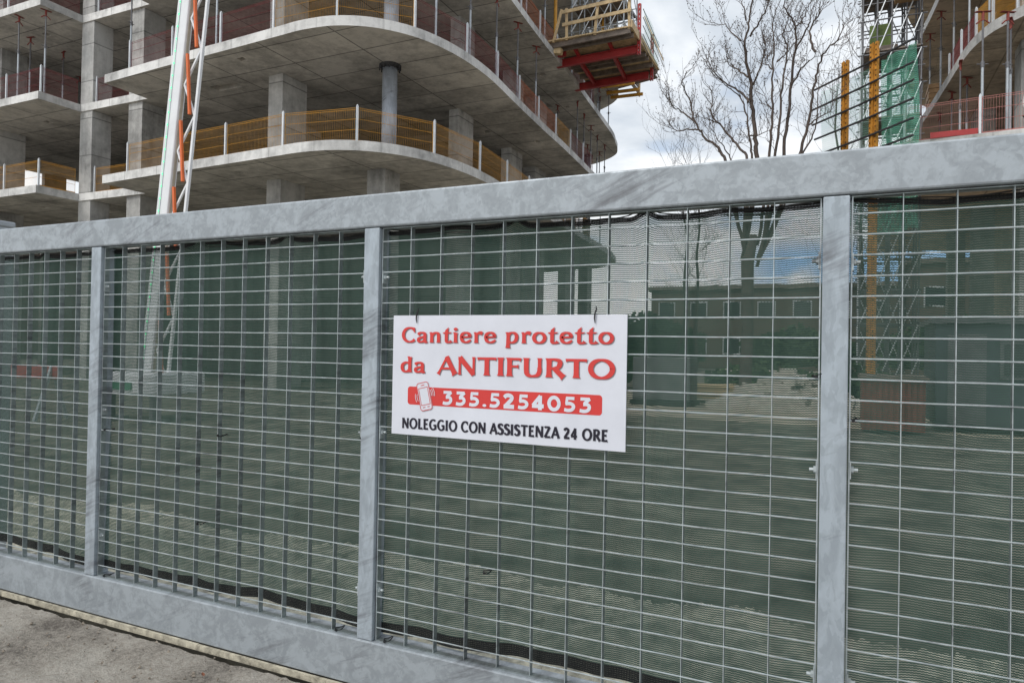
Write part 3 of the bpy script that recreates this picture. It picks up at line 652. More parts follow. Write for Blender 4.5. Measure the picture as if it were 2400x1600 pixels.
# ------------------------------------------------------------------ left building
LEVELS = [6.55, 9.85, 13.15, 16.45, 19.75]; TH = 0.27  # topmost level is added to shade the storey below it
OUT = [(-37.0, 15.15), (-25.6, 15.1), (-25.6, 16.62), (-22.0, 16.62), (-22.0, 15.05), (-19.0, 14.86), (-16.4, 14.74), (-14.2, 14.62)]
CURVE = catmull([(-14.2, 14.62), (-13.2, 14.58), (-12.2, 14.75), (-11.3, 15.3), (-10.6, 16.3), (-10.22, 17.7), (-10.13, 19.5), (-10.32, 21.8), (-10.55, 24.6), (-10.78, 28.0), (-11.15, 32.4), (-11.55, 36.9), (-11.85, 38.6), (-12.08, 39.7), (-12.5, 40.75), (-13.45, 41.75), (-14.75, 42.5), (-17, 43.2), (-20, 43.5)], 6)
POLY = OUT[:-1]+CURVE+[(-37.0, 43.5)]
bld = thing('concrete_building', 'unfinished grey concrete building with a rounded corner, left of the tree', 'building', (-18, 20, 0))
def rel(o, root): o.parent = root; o.matrix_parent_inverse = Matrix.Translation(root.location).inverted(); return o
HOLES = {0: [(-16.53, 15.6, .22, .2), (-19.12, 17.0, .3, .2), (-28.1, 16.9, .3, .25)], 1: [(-16.28, 15.4, .25, .22), (-12.73, 24.4, .3, .35), (-11.42, 26.3, .22, .3), (-28.0, 16.9, .3, .25), (-18.5, 16.85, 1.1, .42)],
         2: [(-11.8, 27.7, .25, .3), (-13.15, 31.4, .5, .5), (-12.27, 31.9, .25, .3), (-27.87, 16.7, .3, .25)]}
dg = None
def slab(name, poly, z, th, holes, mt, root):
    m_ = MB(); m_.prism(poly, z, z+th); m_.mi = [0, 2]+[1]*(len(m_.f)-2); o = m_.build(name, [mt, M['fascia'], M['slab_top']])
    if holes:
        c = MB()
        for hx, hy, ha, hb in holes: c.box(hx-ha/2, hx+ha/2, hy-hb/2, hy+hb/2, z-0.1, z+0.17)
        co = c.build('cutter', mt); md = o.modifiers.new('cut', 'BOOLEAN'); md.object = co; md.operation = 'DIFFERENCE'; md.solver = 'EXACT'
        bpy.context.view_layer.update()
        me = bpy.data.meshes.new_from_object(o.evaluated_get(bpy.context.evaluated_depsgraph_get()))
        o.modifiers.clear(); o.data = me; bpy.data.objects.remove(co)
    return rel(o, root)
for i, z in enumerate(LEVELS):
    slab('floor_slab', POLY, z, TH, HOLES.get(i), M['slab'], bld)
Z0 = [0.0]+[z+TH for z in LEVELS[:-1]]
CO = [(-25.68, -25.0, 16.66, 17.42), (-23.1, -22.38, 16.72, 17.6), (-16.48, -15.9, 16.68, 17.78), (-12.8, -12.4, 21.6, 22.7), (-13.2, -12.75, 26.65, 27.85),
      (-13.6, -13.0, 29.8, 31.1), (-13.95, -13.5, 35.3, 36.75), (-31.7, -30.85, 16.75, 17.75), (-19.6, -18.9, 21.0, 22.0)]
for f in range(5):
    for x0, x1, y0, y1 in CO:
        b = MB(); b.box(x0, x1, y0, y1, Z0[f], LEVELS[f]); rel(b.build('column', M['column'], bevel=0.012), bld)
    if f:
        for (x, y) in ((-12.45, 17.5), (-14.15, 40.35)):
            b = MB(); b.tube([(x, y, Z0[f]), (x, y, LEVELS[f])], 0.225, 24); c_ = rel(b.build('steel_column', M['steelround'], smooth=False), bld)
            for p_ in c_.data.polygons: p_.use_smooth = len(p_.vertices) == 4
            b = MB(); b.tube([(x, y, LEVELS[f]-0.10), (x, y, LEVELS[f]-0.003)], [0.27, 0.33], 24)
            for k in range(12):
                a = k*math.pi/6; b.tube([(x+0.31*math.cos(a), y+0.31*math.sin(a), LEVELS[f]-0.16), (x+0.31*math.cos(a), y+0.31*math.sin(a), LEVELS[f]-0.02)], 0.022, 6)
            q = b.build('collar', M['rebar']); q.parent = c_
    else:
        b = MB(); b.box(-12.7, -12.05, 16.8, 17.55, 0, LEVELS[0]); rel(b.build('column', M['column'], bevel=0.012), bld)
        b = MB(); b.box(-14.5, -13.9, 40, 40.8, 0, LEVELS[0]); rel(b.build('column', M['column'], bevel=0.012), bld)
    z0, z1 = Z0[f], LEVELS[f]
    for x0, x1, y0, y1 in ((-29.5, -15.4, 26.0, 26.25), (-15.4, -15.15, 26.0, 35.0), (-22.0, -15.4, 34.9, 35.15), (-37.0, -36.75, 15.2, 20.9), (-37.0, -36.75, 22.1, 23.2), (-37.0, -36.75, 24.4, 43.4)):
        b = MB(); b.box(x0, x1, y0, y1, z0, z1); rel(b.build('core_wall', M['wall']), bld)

# edge barriers
def make_barrier(mkey, name='edge_barrier'):
    root = thing(name, 'barrier', 'barrier')
    p_ = MB(); p_.box(-0.026, 0.026, -0.028, 0.028, -0.10, 0.96); p_.tube([(0, 0, 0.96), (0, 0, 0.99)], 0.02, 6); p_.box(-0.05, 0.05, -0.012, 0.05, 0.0, 0.02)
    p_.build('post', M['whitepost'], root)
    g = MB(); n = 40
    for i in range(n+1):
        x = 0.02+0.96*i/n; hw = 0.0009 if 0 < i < n else 0.0045; g.box(x-hw, x+hw, 0.033, 0.037, 0.06, 0.92)
    for z in (0.06, 0.34, 0.62, 0.87, 0.92):
        g.tube([(0.012, 0.035, z), (0.988, 0.035, z)], 0.006, 4)
    g.box(0.012, 0.988, 0.028, 0.042, 0.01, 0.05)
    g.build('mesh_panel', M[mkey], root)
    return root
BP = {k: make_barrier(k) for k in ('yellow', 'red', 'orangemesh', 'pink')}
used = set()
def barrier(a, c, z, key, lab, grp):
    a = Vector(a); c = Vector(c); L_ = (c-a).length; rz = math.atan2(c.y-a.y, c.x-a.x)
    if key not in used:
        used.add(key); o = BP[key]; o.location = (a.x, a.y, z); o.rotation_euler = (0, 0, rz); o['label'] = lab; o['group'] = grp
    else: o = dup(BP[key], (a.x, a.y, z), rz, lab, grp)
    for ch in o.children:
        if ch.name.startswith('mesh_panel'): ch.scale = (L_, 1, 1)
    return o
def inset(pts, d=0.13):
    o = []
    for i, p_ in enumerate(pts):
        a = Vector(pts[max(i-1, 0)]); c = Vector(pts[min(i+1, len(pts)-1)]); t_ = (c-a).normalized(); o.append(tuple(Vector(p_)+Vector((-t_.y, t_.x))*d))
    return o
def walk(pts, step):
    P = [Vector(p_) for p_ in pts]; o = [P[0]]; acc = 0
    for a, c in zip(P, P[1:]):
        L_ = (c-a).length; pos = step-acc
        while pos <= L_: o.append(a+(c-a)*pos/L_); pos += step
        acc = L_-(pos-step)
    return o
edge = inset(resample([(-20.9, 15.0), (-19, 14.86), (-16.4, 14.74)]+CURVE[:64], 120))
COLNAME = {'yellow': 'yellow', 'red': 'dark red', 'orangemesh': 'orange red', 'pink': 'pinkish red'}
FL = {0: 'lowest left slab', 1: 'second left slab', 2: 'third left slab'}
SEQ = {0: ['yellow']*16, 1: ['red', 'red', 'red', 'yellow', 'yellow', 'red', 'red', 'red', 'orangemesh', 'orangemesh', 'yellow', 'red', 'red', 'yellow', 'red', 'red', 'red'],
       2: ['red', 'yellow', 'red', 'red', 'red', 'red', 'orangemesh', 'red', 'orangemesh', 'orangemesh', 'red', 'red', 'red', 'red', 'red', 'red', 'red']}
for f in range(3):
    pts = walk(edge, 2.3 if f == 0 else 2.15); z = LEVELS[f]+TH
    for i, (a, c) in enumerate(zip(pts, pts[1:])):
        k = SEQ[f][i % len(SEQ[f])]
        barrier(a, c, z, k, '%s mesh barrier on the %s, %s from the left' % (COLNAME[k], FL[f], ORD[i]), 'mesh barriers along the slab edges')
    # the stepped bay and the far left wing
    for j, (a, c) in enumerate((((-30.0, 15.30), (-27.8, 15.28)), ((-27.8, 15.28), (-25.75, 15.25)), ((-25.72, 15.25), (-25.72, 16.6)), ((-24.9, 16.75), (-23.2, 16.75)))):
        k = 'yellow' if f == 0 else 'red'
        barrier(a, c, z, k, '%s mesh barrier on the %s, %s' % (COLNAME[k], FL[f], ['left one on the far left wing', 'right one on the far left wing', 'short return by the column', 'recess between two columns'][j]), 'mesh barriers of the left wing')

# shoring props
def make_prop(h=3.03):
    root = thing('shoring_prop', 'prop', 'prop')
    b = MB(); b.tube([(0, 0, 0.01), (0, 0, 1.75)], 0.032, 10); b.box(-0.07, 0.07, -0.07, 0.07, 0, 0.01); b.build('outer_tube', M['galv'], root)
    b = MB(); b.tube([(0, 0, 1.75), (0, 0, h-0.20)], 0.024, 8); b.build('inner_tube', M['propsteel'], root)
    b = MB(); b.tube([(0, 0, 1.66), (0, 0, 1.80)], 0.045, 10); b.tube([(-0.13, 0, 1.74), (0.13, 0, 1.74)], 0.012, 6); b.build('collar_nut', M['propsteel'], root)
    b = MB(); b.tube([(0, 0, h-0.22), (0, 0, h-0.008)], 0.034, 8); b.box(-0.18, 0.18, -0.045, 0.045, h-0.012, h-0.002)
    b.tube([(-0.15, 0, h-0.30), (-0.06, 0, h-0.22), (0.06, 0, h-0.22), (0.15, 0, h-0.30)], 0.018, 6); b.build('prop_head', M['propred'], root)
    return root
PR = make_prop(); pr_used = [0]
def prop(x, y, z, lab, grp, rz=None):
    rz = random.uniform(0, 3.1) if rz is None else rz
    if not pr_used[0]:
        pr_used[0] = 1; PR.location = (x, y, z); PR.rotation_euler = (0, 0, rz); PR['label'] = lab; PR['group'] = grp
    else: dup(PR, (x, y, z), rz, lab, grp)
zB = LEVELS[1]+TH; zC = LEVELS[2]+TH
pb = [(-27.25, 15.35), (-28.7, 16.6), (-25.85, 15.45), (-28.9, 18.0), (-30.9, 20.0), (-21.3, 15.45), (-18.6, 15.35), (-16.85, 14.95),
      (-10.62, 17.1), (-10.5, 18.9), (-10.60, 20.9), (-10.75, 22.9), (-10.93, 25.0), (-12.6, 31.5), (-11.55, 31.4), (-11.85, 33.2), (-12.1, 35.0), (-12.35, 36.8), (-12.5, 38.6), (-13.2, 39.8), (-13.4, 38.2)]
for i, (x, y) in enumerate(pb):
    prop(x, y, zB, 'steel prop on the second slab of the left building, %s from the left' % ('%d' % 0 if False else (ORD+['twenty first', 'twenty second'])[sorted(pb, key=lambda q: q[0]/q[1]).index((x, y))]), 'props on the second slab')
pc_ = [(-13.9, 15.2), (-11.4, 15.9), (-10.75, 21.2), (-10.85, 23.8), (-10.98, 25.9), (-12.3, 35.5), (-12.5, 37.2), (-12.9, 38.6), (-12.5, 39.2), (-13.3, 40.0), (-14.0, 38.5)]
for i, (x, y) in enumerate(pc_):
    prop(x, y, zC, 'steel prop on the third slab of the left building, %s from the left' % ORD[sorted(pc_, key=lambda q: q[0]/q[1]).index((x, y))], 'props on the third slab')
pa = [(-12.6, 36.0), (-13.2, 38.2), (-13.0, 39.5), (-13.9, 39.2)]
for i, (x, y) in enumerate(pa): prop(x, y, LEVELS[0]+TH, 'prop at the far end of the lowest slab, %s from the left' % ORD[sorted(pa, key=lambda q: q[0]/q[1]).index((x, y))], 'props at the far end of the lowest slab')

# ------------------------------------------------------------------ red loading platform
PZ = 13.30
pl = thing('loading_platform', 'red steel loading platform with timber deck jutting from the third slab', 'platform', (-9.4, 28.5, PZ))
def P_(m_, name, mk, bevel=0):
    return rel(m_.build(name, M[mk], bevel=bevel), pl)
def ibeam(m_, a, c, w=0.16, h=0.30):
    a = Vector(a); c = Vector(c); u = Vector((0, 0, h/2-0.012))
    m_.bar(a+u, c+u, w, 0.024); m_.bar(a-u, c-u, w, 0.024); m_.bar(a, c, 0.02, h-0.048)
B1 = ((-10.95, 27.25, PZ-0.02), (-7.5, 27.1, PZ-0.02)); B2 = ((-11.15, 30.0, PZ-0.02), (-7.75, 29.85, PZ-0.02))
for bb in (B1, B2):
    m_ = MB(); ibeam(m_, *bb); P_(m_, 'main_beam', 'signal')
for t_ in (0.28, 0.70):
    a = Vector(B1[0]).lerp(Vector(B1[1]), t_); c = Vector(B2[0]).lerp(Vector(B2[1]), t_)
    m_ = MB(); ibeam(m_, a+Vector((0, 0.09, 0.04)), c+Vector((0, -0.09, 0.04)), 0.11, 0.2); P_(m_, 'cross_beam', 'signal')
    m_ = MB(); q = a+Vector((0, -0.25, 0.18)); m_.bar(q+Vector((0, 0.3, 0)), q+Vector((0, -0.35, 0.16)), 0.12, 0.12); m_.bar(q, q+Vector((0, 0, 0.22)), 0.09, 0.09, (0, 1, 0)); P_(m_, 'bracket', 'signal')
m_ = MB()
for i, y in enumerate((26.05, 26.45, 27.55, 28.35, 28.75, 29.5, 30.3)):
    m_ = MB(); m_.bar((-10.75, y, PZ+0.24), (-7.45, y-0.12, PZ+0.24), 0.09, 0.20); P_(m_, 'joist', 'greywood')
for i in range(24):
    x = -10.8+3.4*i/24
    m_ = MB(); m_.box(x+0.004, x+3.4/24-0.004, 25.85-0.03*random.random(), 30.4, PZ+0.345+0.004*(i % 2), PZ+0.395+0.004*(i % 2)); P_(m_, 'deck_plank', 'wood')
dz = PZ+0.40
m_ = MB(); m_.bar((-7.38, 25.8, dz+0.05), (-7.5, 30.4, dz+0.05), 0.05, 0.30); P_(m_, 'edge_board', 'wood')
for x, lean in ((-10.25, -0.35), (-10.05, 0.02), (-8.75, -0.12), (-7.5, 0.0)):
    m_ = MB(); m_.bar((x+lean, 25.9, dz-0.1), (x, 25.88, dz+1.15), 0.10, 0.05, (0, 1, 0)); P_(m_, 'guard_upright', 'wood')
for z in (0.55, 1.05):
    m_ = MB(); m_.bar((-10.2, 25.82, dz+z-0.05), (-7.4, 25.80, dz+z+0.02), 0.04, 0.13); P_(m_, 'guard_rail', 'wood')
for (x, y) in ((-7.42, 27.05), (-7.62, 29.9)):
    m_ = MB(); m_.box(x-0.065, x-0.02, y-0.05, y+0.05, PZ-0.25, PZ+1.75); m_.box(x+0.02, x+0.065, y-0.05, y+0.05, PZ-0.25, PZ+1.75)
    for k in range(11): m_.box(x-0.02, x+0.02, y-0.04, y+0.04, PZ-0.2+k*0.19, PZ-0.13+k*0.19)
    P_(m_, 'slotted_post', 'signal')
for k in range(5):
    m_ = MB(); z = PZ+0.3+0.33*k; m_.tube([(-7.34, 27.3, z+0.03), (-7.55, 30.9, z-0.03)], 0.014, 6); P_(m_, 'side_bar', 'rebar')
g = MB(); g.uv = []
for j in range(9):
    for i in range(13):
        u, w = i/12, j/8; g.v.append((-7.30-0.2*u+0.03*math.sin(u*9+w*4), 27.3+3.4*u, PZ+0.5+1.2*w)); g.uv.append((3.4*u, 1.2*w))
for j in range(8):
    for i in range(12): a = j*13+i; g.f.append((a, a+1, a+14, a+13)); g.mi.append(0)
M['palenet'] = woven('pale_green_net', (0.25, 0.55, 0.42), 0.06, 0.06, 0.12, 0.09, transl=0.5)
P_(g, 'side_net', 'palenet')
m_ = MB(); m_.box(-11.1, -10.35, 26.6, 26.72, PZ+0.02, PZ+0.45); P_(m_, 'clamp_plate', 'signal')
m_ = MB(); m_.bar((-10.95, 26.2, PZ+0.12), (-10.35, 26.2, PZ+0.02), 0.25, 0.22); P_(m_, 'packing_block', 'wood')

yp = thing('yellow_prop', 'tall yellow prop with a grey foot beside the red platform', 'prop', (-10.93, 26.9, zC))
b = MB(); b.tube([(0, 0, 0.9), (0, 0, 3.0)], 0.07, 12); b.build('outer_tube', M['yellow'], yp)
b = MB(); b.tube([(0, 0, 0.01), (0, 0, 0.9)], 0.05, 10); b.box(-0.1, 0.1, -0.1, 0.1, 0, 0.012); b.build('foot_tube', M['galv'], yp)
yq = dup(yp, (-9.75, 29.6, PZ+0.41), 0.4, 'tall yellow prop standing behind the timber guard rail on the red platform', None)

def scaffold(name, label, x0, x1, y0, y1, z0, z1, nx, ny, lift, rz=0.0, mk='galv', decks=(1, 3, 5), seed=3, braces=True):
    rnd = random.Random(seed); cx_, cy_ = (x0+x1)/2, (y0+y1)/2
    root = thing(name, label, 'scaffold', (cx_, cy_, z0), rz)
    w, d, h = x1-x0, y1-y0, z1-z0; xs = [-w/2+w*i/nx for i in range(nx+1)]; ys = [-d/2+d*i/ny for i in range(ny+1)]
    for x in xs:
        for y in ys:
            b = MB(); b.tube([(x, y, 0), (x, y, h)], 0.026, 6); b.build('standard', M[mk], root)
    nl = int(h/lift)
    for k in range(nl+1):
        z = 0.25+k*lift
        b = MB()
        for y in ys: b.tube([(-w/2-0.15, y, z), (w/2+0.15, y, z)], 0.024, 6)
        for x in xs: b.tube([(x, -d/2-0.15, z+0.05), (x, d/2+0.15, z+0.05)], 0.024, 6)
        for y in (ys[0], ys[-1]): b.tube([(-w/2-0.1, y, z+lift*0.5), (w/2+0.1, y, z+lift*0.5)], 0.02, 6)
        b.build('ledger_frame', M[mk], root)
        if braces:
            b = MB()
            for i in range(nx): b.tube([(xs[i], ys[0]-0.04, z), (xs[i+1], ys[0]-0.04, z+lift)], 0.02, 5); b.tube([(xs[i+1], ys[-1]+0.04, z), (xs[i], ys[-1]+0.04, z+lift)], 0.02, 5)
            for i in range(ny): b.tube([(xs[0]-0.04, ys[i], z), (xs[0]-0.04, ys[i+1], z+lift)], 0.02, 5); b.tube([(xs[-1]+0.04, ys[i+1], z), (xs[-1]+0.04, ys[i], z+lift)], 0.02, 5)
            b.build('brace', M['whitepost'], root)
        if k in decks:
            b = MB()
            for i in range(5): b.box(-w/2, w/2, -d/2+d*i/5+0.01, -d/2+d*(i+1)/5-0.01, z+0.08, z+0.13)
            b.build('deck', M['greywood'], root)
    return root
scaffold('scaffold_tower', 'dense scaffold tower of thin tubes standing on the red loading platform', -10.7, -8.4, 28.2, 30.2, PZ+0.41, PZ+6.4, 4, 2, 1.0, seed=5, decks=(2, 4))
lt = thing('leaning_formwork', 'bundle of leaning white and timber battens stacked on the red platform', 'battens', (-8.4, 29.6, PZ+0.4))
for k in range(16):
    b = MB(); x = -1.2+2.2*k/16; y = random.uniform(-0.8, 0.8); L_ = random.uniform(1.2, 2.6)
    b.bar((x+0.5, y, 0.0), (x-0.25-random.random()*0.3, y+0.2, L_), 0.07, 0.03); b.build('batten', M[random.choice(['wood', 'whitepost', 'greywood', 'white'])], lt)
# formwork at the far rounded end of the fourth slab
fw_ = thing('formwork_bracket', 'timber formwork bracket jutting from the far rounded end of the fourth slab', 'formwork', (-11.2, 39.0, 16.2))
b = MB(); b.bar((-1.4, 0, 0.35), (1.5, -0.15, 0.62), 0.9, 0.06); b.build('walkway_board', M['greywood'], fw_)
for y in (-0.9, 0.1, 0.9):
    b = MB(); b.bar((-1.4, y, 0.1), (0.55, y-0.1, 0.02), 0.12, 0.16); b.build('bearer', M['yellow'], fw_)
for k in range(4):
    b = MB(); b.bar((0.2, -1.0, 0.3+0.35*k), (0.2, 1.2, 0.3+0.35*k), 0.05, 0.24); b.build('side_board', M['greywood'], fw_)
for y in (-0.9, 1.1):
    b = MB(); b.bar((0.27, y, 0.0), (0.3, y, 1.9), 0.07, 0.07); b.build('upright', M['wood'], fw_)

# ------------------------------------------------------------------ white leaning crane mast
mast = thing('crane_mast', 'tall leaning white crane mast with orange struts and a string of green lights', 'mast', (-11.55, 9.0, 0))
A0 = Vector((-0.27, 0, 0)); A1 = Vector((0.59, 0.30, 10.6))            # axis, foot to top
def on(t_, dx_=0, dy_=0): return A0.lerp(A1, t_)+Vector((dx_, dy_, 0))
b = MB(); b.bar(on(0.05, 0.0), on(1, 0.0), 0.30, 0.14, (0, 1, 0)); b.build('box_boom', M['white'], mast, bevel=0.02)
b = MB(); b.bar(on(0.05, 0.158), on(1, 0.158), 0.016, 0.05, (0, 1, 0)); b.build('seam_strip', M['plaster'], mast)
b = MB(); b.bar(on(0.05, -0.06, -0.077), on(1, -0.06, -0.077), 0.03, 0.012, (0, 1, 0)); ls = b.build('light_strip', M['whitepost'], mast)
b = MB()
for k in range(44):
    q = on(0.06+0.93*k/43, -0.06, -0.085); b.box(q.x-0.012, q.x+0.012, q.y-0.006, q.y+0.003, q.z-0.014, q.z+0.014)
b.tube([on(0.06, -0.06, -0.083), on(0.99, -0.06, -0.083)], 0.0012, 3); b.build('green_lamps', M['led'], ls)
b = MB(); b.bar(on(0.05, 0.545), on(1, 0.575), 0.05, 0.05, (0, 1, 0)); b.build('rear_chord', M['white'], mast)
nseg = 8
for k in range(nseg):
    t0, t1 = 0.06+0.93*k/nseg, 0.06+0.93*(k+1)/nseg; tm = (t0+t1)/2
    b = MB(); b.bar(on(t0, 0.54), on(tm, 0.19), 0.035, 0.035, (0, 1, 0)); b.bar(on(tm, 0.19), on(t1, 0.54), 0.035, 0.035, (0, 1, 0)); b.build('lacing', M['white'], mast)
    b = MB(); b.bar(on(t0+0.002, 0.46, -0.05), on(t1-0.006, 0.24, -0.05), 0.045, 0.045, (0, 1, 0)); b.build('strut', M['orange'], mast)
b = MB(); b.bar(on(0.45, -0.17, 0.0), on(0.70, -0.17, 0.0), 0.02, 0.03, (0, 1, 0)); b.build('hose', M['red'], mast)
b = MB(); b.prism([(-0.75, -0.6), (0.5, -0.6), (0.65, -0.45), (0.65, 0.6), (-0.75, 0.6)], 0.45, 0.85); b.build('chassis', M['white'], mast, bevel=0.05)
b = MB(); b.prism([(-0.72, -0.63), (0.2, -0.63), (0.2, -0.602), (-0.72, -0.602)], 0.55, 0.68); b.build('stripe', M['greengrey'], mast)
for x in (-0.6, 0.5):
    b = MB(); b.tube([(x, -0.4, 0), (x, -0.4, 0.5)], 0.06, 8); b.box(x-0.2, x+0.2, -0.6, -0.2, -0.02, 0.03); b.build('outrigger', M['propsteel'], mast)

# ------------------------------------------------------------------ protective screen with ochre posts
SP = Vector((0.372*1.714, 11.73*1.714, 0)); SD = Vector((-0.657, 0.754, 0)); SN = Vector((0.754, 0.657, 0))
scr = thing('safety_screen', 'tall green netted safety screen on two perforated ochre posts', 'screen', SP)
def hollow_post(t_, ztop, w):
    g = MB(); c = SD*t_; u = SD*w/2
    # two channels back to back with a web between
    for s_ in (-1, 1):
        e = c+SD*(w*0.36*s_); g.bar(e, e+Vector((0, 0, ztop)), 0.07, w*0.28, SD)
    g.bar(c, c+Vector((0, 0, ztop-0.03)), 0.05, w*0.52, SD)
    e = c-SN*0.05; g.bar(e, e+Vector((0, 0, ztop)), 0.02, w*0.18, SD)
    for k in range(int(ztop/0.13)):
        for s_ in (-1, 1):
            q = c+SD*(w*0.36*s_)-SN*0.036+Vector((0, 0, 0.05+k*0.13)); g.bar(q, q-SN*0.006, 0.03, 0.035, mi=1)  # dark plates stand in for the shade inside the holes
    rel_ = g.build('perforated_post', [M['rust'], M['dark']], scr); return rel_
hollow_post(0.0, 9.36, 0.25); hollow_post(1.02, 9.28, 0.22)
for z in (8.92, 8.37, 7.94, 7.50, 7.03, 6.62, 6.2, 5.7):
    b = MB(); a = SD*-1.30+Vector((0, 0, z))-SN*0.07; c = SD*(2.1+random.uniform(-.05, .25))+Vector((0, 0, z-0.03))-SN*0.07
    b.tube([a, a.lerp(c, 0.5)+Vector((0, 0, -0.02)), c], 0.030, 6); b.build('screen_bar', M['rebar'], scr)
def net_sheet(t0, t1, z0, z1, mk, off, seed):
    g = MB(); g.uv = []; n = 26; rnd = random.Random(seed)
    for j in range(n+1):
        for i in range(n+1):
            u, w = i/n, j/n; q = SD*(t0+(t1-t0)*u)+SN*(off+0.06*math.sin(u*11+w*3+seed)+0.04*math.sin(u*23-w*7))
            g.v.append((q.x, q.y, z0+(z1-z0)*w+0.05*math.sin(u*9)*(1-w))); g.uv.append(((t1-t0)*u, (z1-z0)*w))
    for j in range(n):
        for i in range(n): a = j*(n+1)+i; g.f.append((a, a+1, a+n+2, a+n+1)); g.mi.append(0)
    g.build('netting', M[mk], scr, smooth=True)
net_sheet(-1.27, -0.1, 4.4, 8.9, 'greennet', 0.1, 1)
net_sheet(0.15, 2.05, 4.6, 8.85, 'palenet', 0.1, 2)

# ------------------------------------------------------------------ right building
rb = thing('curved_building', 'unfinished concrete building with curved slab edges at the right edge', 'building', (6, 26, 0))
RA = [(1.1, 20.35), (12.0, 19.3), (22, 19.3), (22, 40), (1.0, 40)]
RB = catmull([(22, 20.3), (12, 20.4), (6.5, 20.4), (5.0, 20.55), (4.25, 20.8), (3.75, 21.3), (3.34, 22.0), (3.05, 23.2), (2.85, 25.5), (2.65, 28), (2.44, 30.3), (2.3, 33), (2.5, 36), (3.6, 38.5), (6, 40)], 6)[::-1]
RB = RB+[(22, 40)]
def ccw(p_):
    a = sum(p_[i][0]*p_[(i+1) % len(p_)][1]-p_[(i+1) % len(p_)][0]*p_[i][1] for i in range(len(p_))); return p_ if a > 0 else p_[::-1]
slab('floor_slab', ccw(RA), 6.55, 0.25, None, M['slab_warm'], rb)
for z in (9.85, 13.15, 16.45): slab('floor_slab', ccw(RB), z, 0.28, None, M['slab_warm'], rb)
for (x0, x1, y0, y1) in ((4.2, 4.9, 22.6, 23.4), (4.0, 4.6, 28.5, 29.3), (3.9, 4.5, 34.0, 34.8), (10, 10.6, 22.6, 23.4)):
    for z0, z1 in ((0, 6.55), (6.8, 9.85), (10.13, 13.15), (13.43, 16.45)):
        b = MB(); b.box(x0, x1, y0, y1, z0, z1); rel(b.build('column', M['column'], bevel=0.012), rb)
for z0, z1 in ((0, 6.55), (6.8, 9.85), (10.13, 13.15), (13.43, 16.45)):
    b = MB(); b.box(6.2, 22, 30, 30.25, z0, z1); rel(b.build('core_wall', M['slab_warm']), rb)
    b = MB(); b.box(5.95, 6.2, 25.5, 38, z0, z1); rel(b.build('core_wall', M['slab_warm']), rb)
b = MB()
for i in range(5): b.box(2.62+0.02*(i%2), 3.5, 28.6, 29.6, 10.14+i*0.17, 10.14+i*0.17+0.15)
tag(b.build('plywood_stack', M['ply']), 'stack of brown plywood sheets on the curved slab edge of the right building', 'plywood')
rp = [(3.0, 20.35, 6.8), (3.55, 20.6, 6.8), (3.30, 25.0, 6.8), (3.05, 26.2, 6.8), (2.95, 28.4, 6.8), (3.7, 21.1, 6.8), (2.95, 23.6, 6.8)]
for i, (x, y, z) in enumerate(rp): prop(x, y, z, 'steel prop on the lower slab of the right building, %s from the left' % ORD[sorted(rp, key=lambda q: q[0]/q[1]).index((x, y, z))], 'props on the lower right slab', 0.3+i*0.2)
rp2 = [(2.75, 29.6, 10.13), (2.9, 27.8, 10.13), (3.05, 25.9, 10.13), (3.2, 23.95, 10.13), (3.45, 22.4, 10.13)]
for i, (x, y, z) in enumerate(rp2): prop(x, y, z, 'steel prop on the curved slab of the right building, %s from the left' % ORD[i], 'props on the curved right slab', 0.2+i*0.3)
BL = ['pinkish red mesh barrier along the front of the right building, left of its white post', 'pinkish red mesh barrier at the right edge in front of the worker']
barrier((1.35, 20.45), (2.95, 20.27), 6.8, 'pink', BL[0], 'mesh barriers of the right building'); barrier((2.95, 20.27), (5.3, 20.05), 6.8, 'pink', BL[1], 'mesh barriers of the right building')
e2 = [(2.98, 26.3), (3.08, 24.5), (3.25, 23.1), (3.5, 22.2), (3.92, 21.5), (4.4, 21.02), (5.2, 20.75)]
for i, (a, c) in enumerate(zip(e2[::1], e2[1:])):
    barrier(a, c, 10.13, 'red' if i < 2 else 'yellow', '%s mesh barrier on the curved right slab edge, %s from the left' % ('dark red' if i < 2 else 'yellow', ORD[i]), 'mesh barriers on the curved slab')
b = MB(); b.box(1.9, 2.9, 20.22, 20.26, 6.81, 6.95); tag(b.build('toe_board', M['signal']), 'red toe board on the lower right slab edge', 'toe board')
scaffold('scaffold_tower', 'tall scaffold tower of dark tubes between the green screen and the right building', 0.45, 2.05, 24.5, 26.5, 0, 19.0, 4, 2, 1.05, mk='propsteel', decks=(8, 10, 12, 14), seed=9)
fb = thing('formwork_box', 'yellow green formwork box sitting on the right scaffold tower', 'formwork', (0.95, 25.2, 11.2))
b = MB(); b.box(-0.3, 0.35, -0.1, 0.1, 0, 0.7); b.build('panel', mat('lime_panel', (0.10, 0.15, 0.03), 0.6, var=0.4), fb)
b = MB(); b.box(-0.45, 0.5, -0.14, 0.14, -0.12, -0.002); b.build('bearer', M['greywood'], fb)
pb_ = thing('plywood_box', 'brown plywood crate high on the right scaffold tower', 'crate', (1.65, 24.3, 12.2))
b = MB(); b.box(-0.35, 0.35, -0.2, 0.2, 0, 0.75); b.build('crate_body', M['ply'], pb_)
for x in (-0.37, 0.33):
    b = MB(); b.box(x, x+0.05, -0.23, -0.2, -0.05, 0.8); b.build('batten', M['wood'], pb_)

